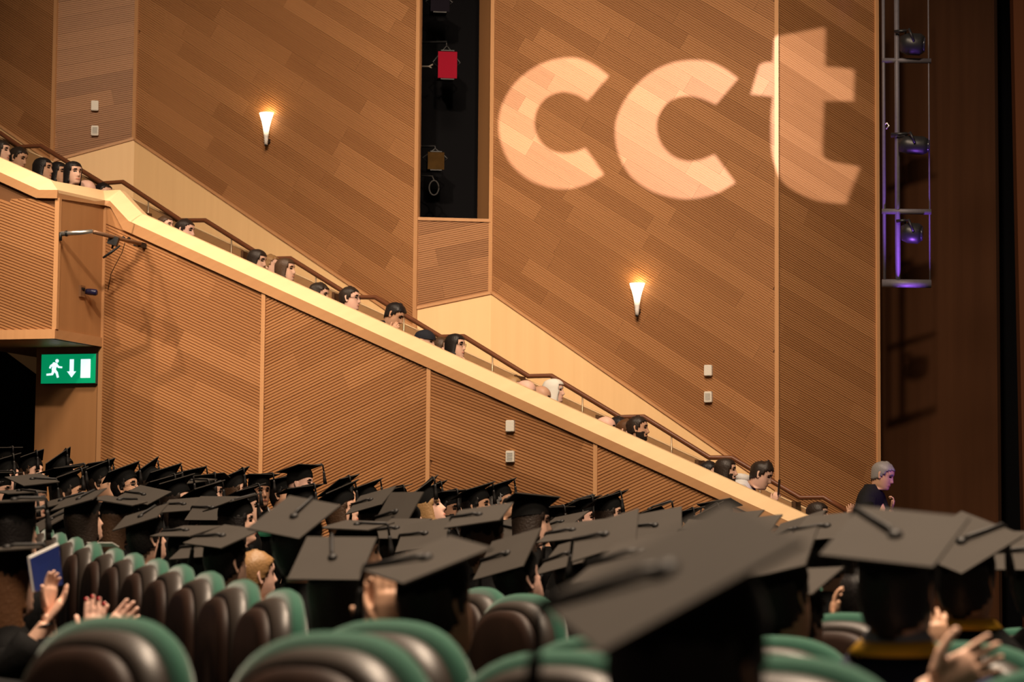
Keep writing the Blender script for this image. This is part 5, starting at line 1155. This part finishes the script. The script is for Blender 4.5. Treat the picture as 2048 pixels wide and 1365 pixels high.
# socket plate and small camera on the smooth return
c = RETP.hit(162, 583); o = empty('socket_plate', c); Mr = RETP.mat().to_3x3().to_4x4()
MB().box((0, -.012, 0), (.10, .024, .12)).obj('plate', mat('bronze_plate', (.30, .16, .08), .4, .4, metal=.3), o, mw=Mr); MB().box((-.006, -.028, .026), (.055, .016, .022)).obj('switch', M_BLACKMETAL, o, mw=Mr)
tag(o, 'small bronze socket plate on the smooth end of the balcony box', 'socket')
c = RETP.hit(183, 585, -.09); o = empty('security_camera', c)
MB().tube([Vector((-.06, 0, .008)), Vector((-.03, 0, .006)), Vector((.05, -.02, -.004)), Vector((.062, -.022, -.004))], [.028, .034, .034, .026], n=12).obj('camera_body', mat('camera_blue_black', (.012, .012, .05), .3, .5), o, True)
MB().box((.0, .05, .0), (.03, .10, .03)).obj('bracket', M_BLACKMETAL, o)
tag(o, 'small blue black camera beside the socket plate above the exit sign', 'camera')

# --- lighting gear in the black slot
slotP = Plane(C834, -7.5).moved(.55)
def lantern(px, py, lab, bodym, face, fw, fh, deep=.28):
    c = slotP.hit(px, py); o = empty('stage_light', c); Mq = slotP.mat().to_3x3().to_4x4()
    MB().box((0, deep / 2 + .02, 0), (fw * .86, deep, fh * .86)).obj('lamp_body', bodym, o, mw=Mq)
    MB().box((0, 0, 0), (fw, .02, fh)).obj('colour_frame', face, o, mw=Mq)
    for s in (-1, 1): MB().box((0, .01, s * fh * .54), (fw * .7, .05, .012)).obj('barn_door', M_BLACKMETAL, o, mw=Mq)
    MB().tube([(-fw * .5, .1, 0), (-fw * .5 - .05, .1, .05), (0, .1, fh * .8), (fw * .5 + .05, .1, .05), (fw * .5, .1, 0)], .01, n=6).obj('yoke', M_BLACKMETAL, o, True, Mq)
    MB().tube([(0, .1, fh * .78), (0, .12, fh * .95), (-.32, .2, fh * .95)], .015, n=6).obj('clamp_arm', M_BLACKMETAL, o, True, Mq)
    tag(o, lab, 'stage light', 'lanterns in the black slot'); return o
lantern(895, 130, 'stage light with a red colour filter in the black slot', M_BLACKMETAL, mat('red_filter', (.24, .006, .016), .8, .05, emit=(.42, .012, .04), es=.12), .22, .31)
lantern(872, 322, 'stage light with a dull amber lens in the lower part of the black slot', M_BLACKMETAL, mat('amber_lens', (.05, .026, .007), .8, .05, noise=(9, .6)), .19, .20)
lantern(880, 8, 'stage light at the top of the black slot', M_BLACKMETAL, mat('violet_lens', (.010, .008, .013), .8, .05), .22, .18)
c = slotP.hit(868, 376); o = empty('cable_loop', c)
MB().tube([Vector((.055 * math.cos(t), .0, .085 * math.sin(t))) for t in np.linspace(0, 2 * math.pi, 22)], .009, n=6).obj('loop', mat('grey_cable', (.03, .028, .027), .6), o, True)
MB().tube([Vector((0, 0, .085)), Vector((-.02, .03, .14)), Vector((-.20, .2, .17))], .008, n=6).obj('cable_tail', mat('grey_cable', (.03, .028, .027), .6), o, True)
tag(o, 'grey cable loop hanging at the bottom of the black slot', 'cable')
M_HOOK = mat('hook_grey', (.22, .19, .16), .5)
c = slotP.hit(853, 133); o = empty('safety_hook', c)
MB().tube([Vector((-.09, 0, 0)), Vector((.03, 0, 0)), Vector((.075, 0, .025))], .010, n=6).obj('hook_bar', M_HOOK, o, True); MB().tube([Vector((.03, 0, 0)), Vector((.06, 0, -.02))], .008, n=6).obj('hook_prong', M_HOOK, o, True)
tag(o, 'pale hook left of the red filter in the black slot', 'hook')

# --- lighting ladder beside the stage
LD = Plane(at(1795, 300, 25.6).xy.to_3d(), 4)
o = empty('lighting_ladder', LD.hit(1795, 575)); lo = o.location.copy()
zt_ = LD.hit(1795, -160).z
def vert(px, pyb, r, name, m): p = LD.hit(px, pyb); MB().tube([p, Vector((p.x, p.y, zt_))], r, n=10).obj(name, m, o, True, off=lo)
vert(1769, 572, .018, 'upright', M_STEEL); vert(1796, 575, .028, 'upright', M_STEEL); vert(1860, 575, .008, 'upright', M_STEEL)
for y, r in ((122, .028), (424, .03), (568, .045)):
    MB().tube([LD.hit(1764, y - 1), LD.hit(1862, y)], r, n=10).obj('rung', M_STEEL, o, True, off=lo)
MB().tube([LD.hit(1782, 271), LD.hit(1815, 271)], .024, n=10).obj('rung', M_STEEL, o, True, off=lo)
MB().tube([LD.hit(1769, 250), LD.hit(1774, 246), LD.hit(1778, 252), LD.hit(1772, 258)], .008, n=5).obj('clip', M_ALU, o, True, off=lo)
tag(o, 'steel lighting ladder hanging in front of the dark proscenium wall', 'ladder')
def mover(px, py, lab, w, hgt):
    c = LD.hit(px, py, -.10); o = empty('stage_spotlight', c)
    MB().tube([Vector((-w * .5, .02, 0)), Vector((-w * .2, 0, 0)), Vector((w * .35, -.02, -.01)), Vector((w * .5, -.03, -.015))], [hgt * .36, hgt * .5, hgt * .5, hgt * .38], n=14).obj('lamp_housing', M_BLACKMETAL, o, True)
    MB().tube([Vector((w * .49, -.03, -.015)), Vector((w * .56, -.034, -.016))], hgt * .33, n=14).obj('lens', mat('dark_lens', (.02, .02, .03), .1, .8), o, True)
    MB().tube([Vector((0, -.13, .0)), Vector((-.05, -.13, hgt * .55)), Vector((-.06, .10, hgt * .62)), Vector((0, .13, 0))], .014, n=6).obj('yoke', M_BLACKMETAL, o, True)
    MB().tube([Vector((-.06, 0, hgt * .6)), Vector((-w * .75, .05, hgt * .6))], .018, n=6).obj('clamp', M_BLACKMETAL, o, True)
    tag(o, lab, 'stage light', 'spotlights on the ladder')
mover(1824, 88, 'uppermost black spotlight on the lighting ladder', .24, .24)
mover(1826, 290, 'middle black spotlight on the lighting ladder', .30, .20)
mover(1823, 466, 'lowest black spotlight on the lighting ladder', .20, .22)
# violet stage light reaching the ladder and the standing man
spot_light('violet_stage_spot', LD.hit(1830, 760, -.35), LD.hit(1815, 250, -.02), 26, 420, (.36, .12, 1.0), .06, .6)
spot_light('violet_stage_low', (6.6, 21.6, 2.6), at(1775, 985, 23.5), 10, 260, (.45, .15, 1.0), .05, .5)

# --- gobo projector (outside the picture): throws the letters on the oak wall
GP = Vector((-4.2, 6.0, 8.0)); tgt = pl_M2.hit(1360, 250); GD = (tgt - GP).normalized()
GR = GD.cross(Vector((0, 0, 1))).normalized(); GU = GR.cross(GD).normalized(); GDIST = .80
def gobo(px, py):
    P = (pl_M2 if px <= 1555 else pl_M3).hit(px, py, -.014); d = P - GP; k = GDIST / d.dot(GD); return (d.dot(GR) * k, d.dot(GU) * k)
C1 = [(1218, 152), (1192, 132), (1165, 119), (1140, 115), (1100, 121), (1060, 140), (1025, 172), (1003, 212), (997, 250), (1003, 290), (1022, 328), (1055, 358), (1095, 374), (1135, 378), (1175, 368), (1208, 349), (1171, 296), (1145, 305), (1121, 306), (1097, 298), (1077, 277), (1069, 248), (1074, 220), (1090, 198), (1110, 187), (1130, 184), (1155, 190), (1175, 202)]
C2 = [(1476, 157), (1450, 138), (1420, 124), (1385, 120), (1340, 127), (1295, 150), (1258, 188), (1236, 228), (1230, 262), (1236, 305), (1258, 348), (1295, 378), (1340, 394), (1382, 398), (1430, 388), (1471, 366), (1429, 309), (1400, 320), (1373, 322), (1345, 312), (1322, 287), (1313, 255), (1320, 225), (1340, 202), (1370, 192), (1400, 196), (1432, 209)]
T1 = [(1501, 189), (1518, 131), (1529, 125), (1545, 124), (1548, 80), (1556, 73), (1600, 64), (1651, 54), (1650, 133), (1709, 138), (1707, 202), (1648, 202), (1646, 260), (1645, 305), (1652, 318), (1676, 326), (1721, 333), (1706, 370), (1692, 408), (1640, 403), (1600, 388), (1568, 367), (1553, 340), (1543, 300), (1542, 234), (1545, 193)]
cu = bpy.data.curves.new('gobo_plate', 'CURVE'); cu.dimensions = '2D'; cu.fill_mode = 'BOTH'; cu.extrude = .0004
def dens(poly, k=4):     # smooth closed outline (Catmull-Rom), keeping sharp corners
    out = []; n = len(poly)
    for i in range(n):
        p0, p1, p2, p3 = (Vector(poly[(i + j - 1) % n]) for j in range(4))
        def sharp(a, b, c): u = (b - a).normalized(); v = (c - b).normalized(); return u.dot(v) < .72
        m1 = (p2 - p0) / 2 if not sharp(p0, p1, p2) else (p2 - p1); m2 = (p3 - p1) / 2 if not sharp(p1, p2, p3) else (p2 - p1)
        for s in range(k):
            t = s / k; h00 = 2 * t ** 3 - 3 * t * t + 1; h10 = t ** 3 - 2 * t * t + t; h01 = -2 * t ** 3 + 3 * t * t; h11 = t ** 3 - t * t
            q = p1 * h00 + m1 * h10 + p2 * h01 + m2 * h11; out.append((q.x, q.y))
    return out
def spl(pts):
    sp = cu.splines.new('POLY'); sp.points.add(len(pts) - 1); sp.use_cyclic_u = True
    for i, p in enumerate(pts): sp.points[i].co = (p[0], p[1], 0, 1)
spl([(-.24, -.20), (.24, -.20), (.24, .20), (-.24, .20)])
for L_ in (C1, C2, T1): spl([gobo(*p) for p in dens(L_)])
tmp = bpy.data.objects.new('gobo_plate', cu); COL.objects.link(tmp); dg = bpy.context.evaluated_depsgraph_get(); gm = bpy.data.meshes.new_from_object(tmp.evaluated_get(dg)); bpy.data.objects.remove(tmp)
gm.materials.clear(); gm.materials.append(M_BLACKMETAL)
go = empty('gobo_projector', GP); Mg = Matrix(((GR.x, GU.x, -GD.x, 0), (GR.y, GU.y, -GD.y, 0), (GR.z, GU.z, -GD.z, 0), (0, 0, 0, 1)))
gm.name = 'gobo_plate'; link('gobo_plate', gm, (), go, Mg @ Matrix.Translation((0, 0, -GDIST)))
b = MB()
for s in (-1, 1): b.box((s * .245, 0, -.40), (.01, .42, 1.0)); b.box((0, s * .205, -.40), (.5, .01, 1.0))
b.box((0, 0, .105), (.5, .42, .01)); b.obj('barrel', M_BLACKMETAL, go, mw=Mg)
tag(go, 'black projector hung from the ceiling outside the picture throwing the letters', 'projector')
d = bpy.data.lights.new('gobo_lamp', 'SPOT'); d.spot_size = math.radians(34); d.spot_blend = 0; d.energy = 42000; d.color = (1.0, .90, .97); d.shadow_soft_size = .0011
l = bpy.data.objects.new('gobo_lamp', d); COL.objects.link(l); l.parent = go; l.matrix_local = Mg

# --- blue booklet and papers among the seats
P = [at(60, 1118, 8.7), at(118, 1091, 9.0), at(126, 1170, 9.0), at(70, 1184, 8.7)]
nrm = (P[1] - P[0]).cross(P[3] - P[0]).normalized(); nrm = nrm if nrm.y > 0 else -nrm
bo = empty('booklet', P[3]); bl = bo.location.copy()
def slab(pts, t0, t1, name, m):
    b = MB(); b.add([p + nrm * t0 - bl for p in pts] + [p + nrm * t1 - bl for p in pts], [(0, 1, 2, 3), (7, 6, 5, 4), (0, 4, 5, 1), (1, 5, 6, 2), (2, 6, 7, 3), (3, 7, 4, 0)]); b.obj(name, m, bo)
M_BLUE = mat('booklet_blue', (.006, .018, .115), .35, .5); M_PAPER = mat('paper', (.72, .70, .66), .8)
slab(P, 0, .002, 'front_cover', M_BLUE); up = Vector((0, 0, .008)); slab([P[0] + up, P[1] + up, P[2], P[3]], .002, .010, 'pages', M_PAPER); slab(P, .010, .012, 'back_cover', M_BLUE)
tag(bo, 'blue booklet with white pages propped up by the left row of seats', 'booklet')
def sheet(px, py, Y, w, hgt, yaw, pitch, label, m=M_PAPER):
    M = Matrix.Rotation(yaw, 3, 'Z') @ Matrix.Rotation(pitch, 3, 'X'); b = MB(); b.box((0, 0, 0), (w, .003, hgt), M); b2 = b.obj('programme', m, mw=Matrix.Translation(at(px, py, Y))); tag(b2, label, 'paper')
sheet(206, 1090, 11.2, .16, .05, -.6, 1.2, 'white programme sheet above the fourth and fifth empty seats')
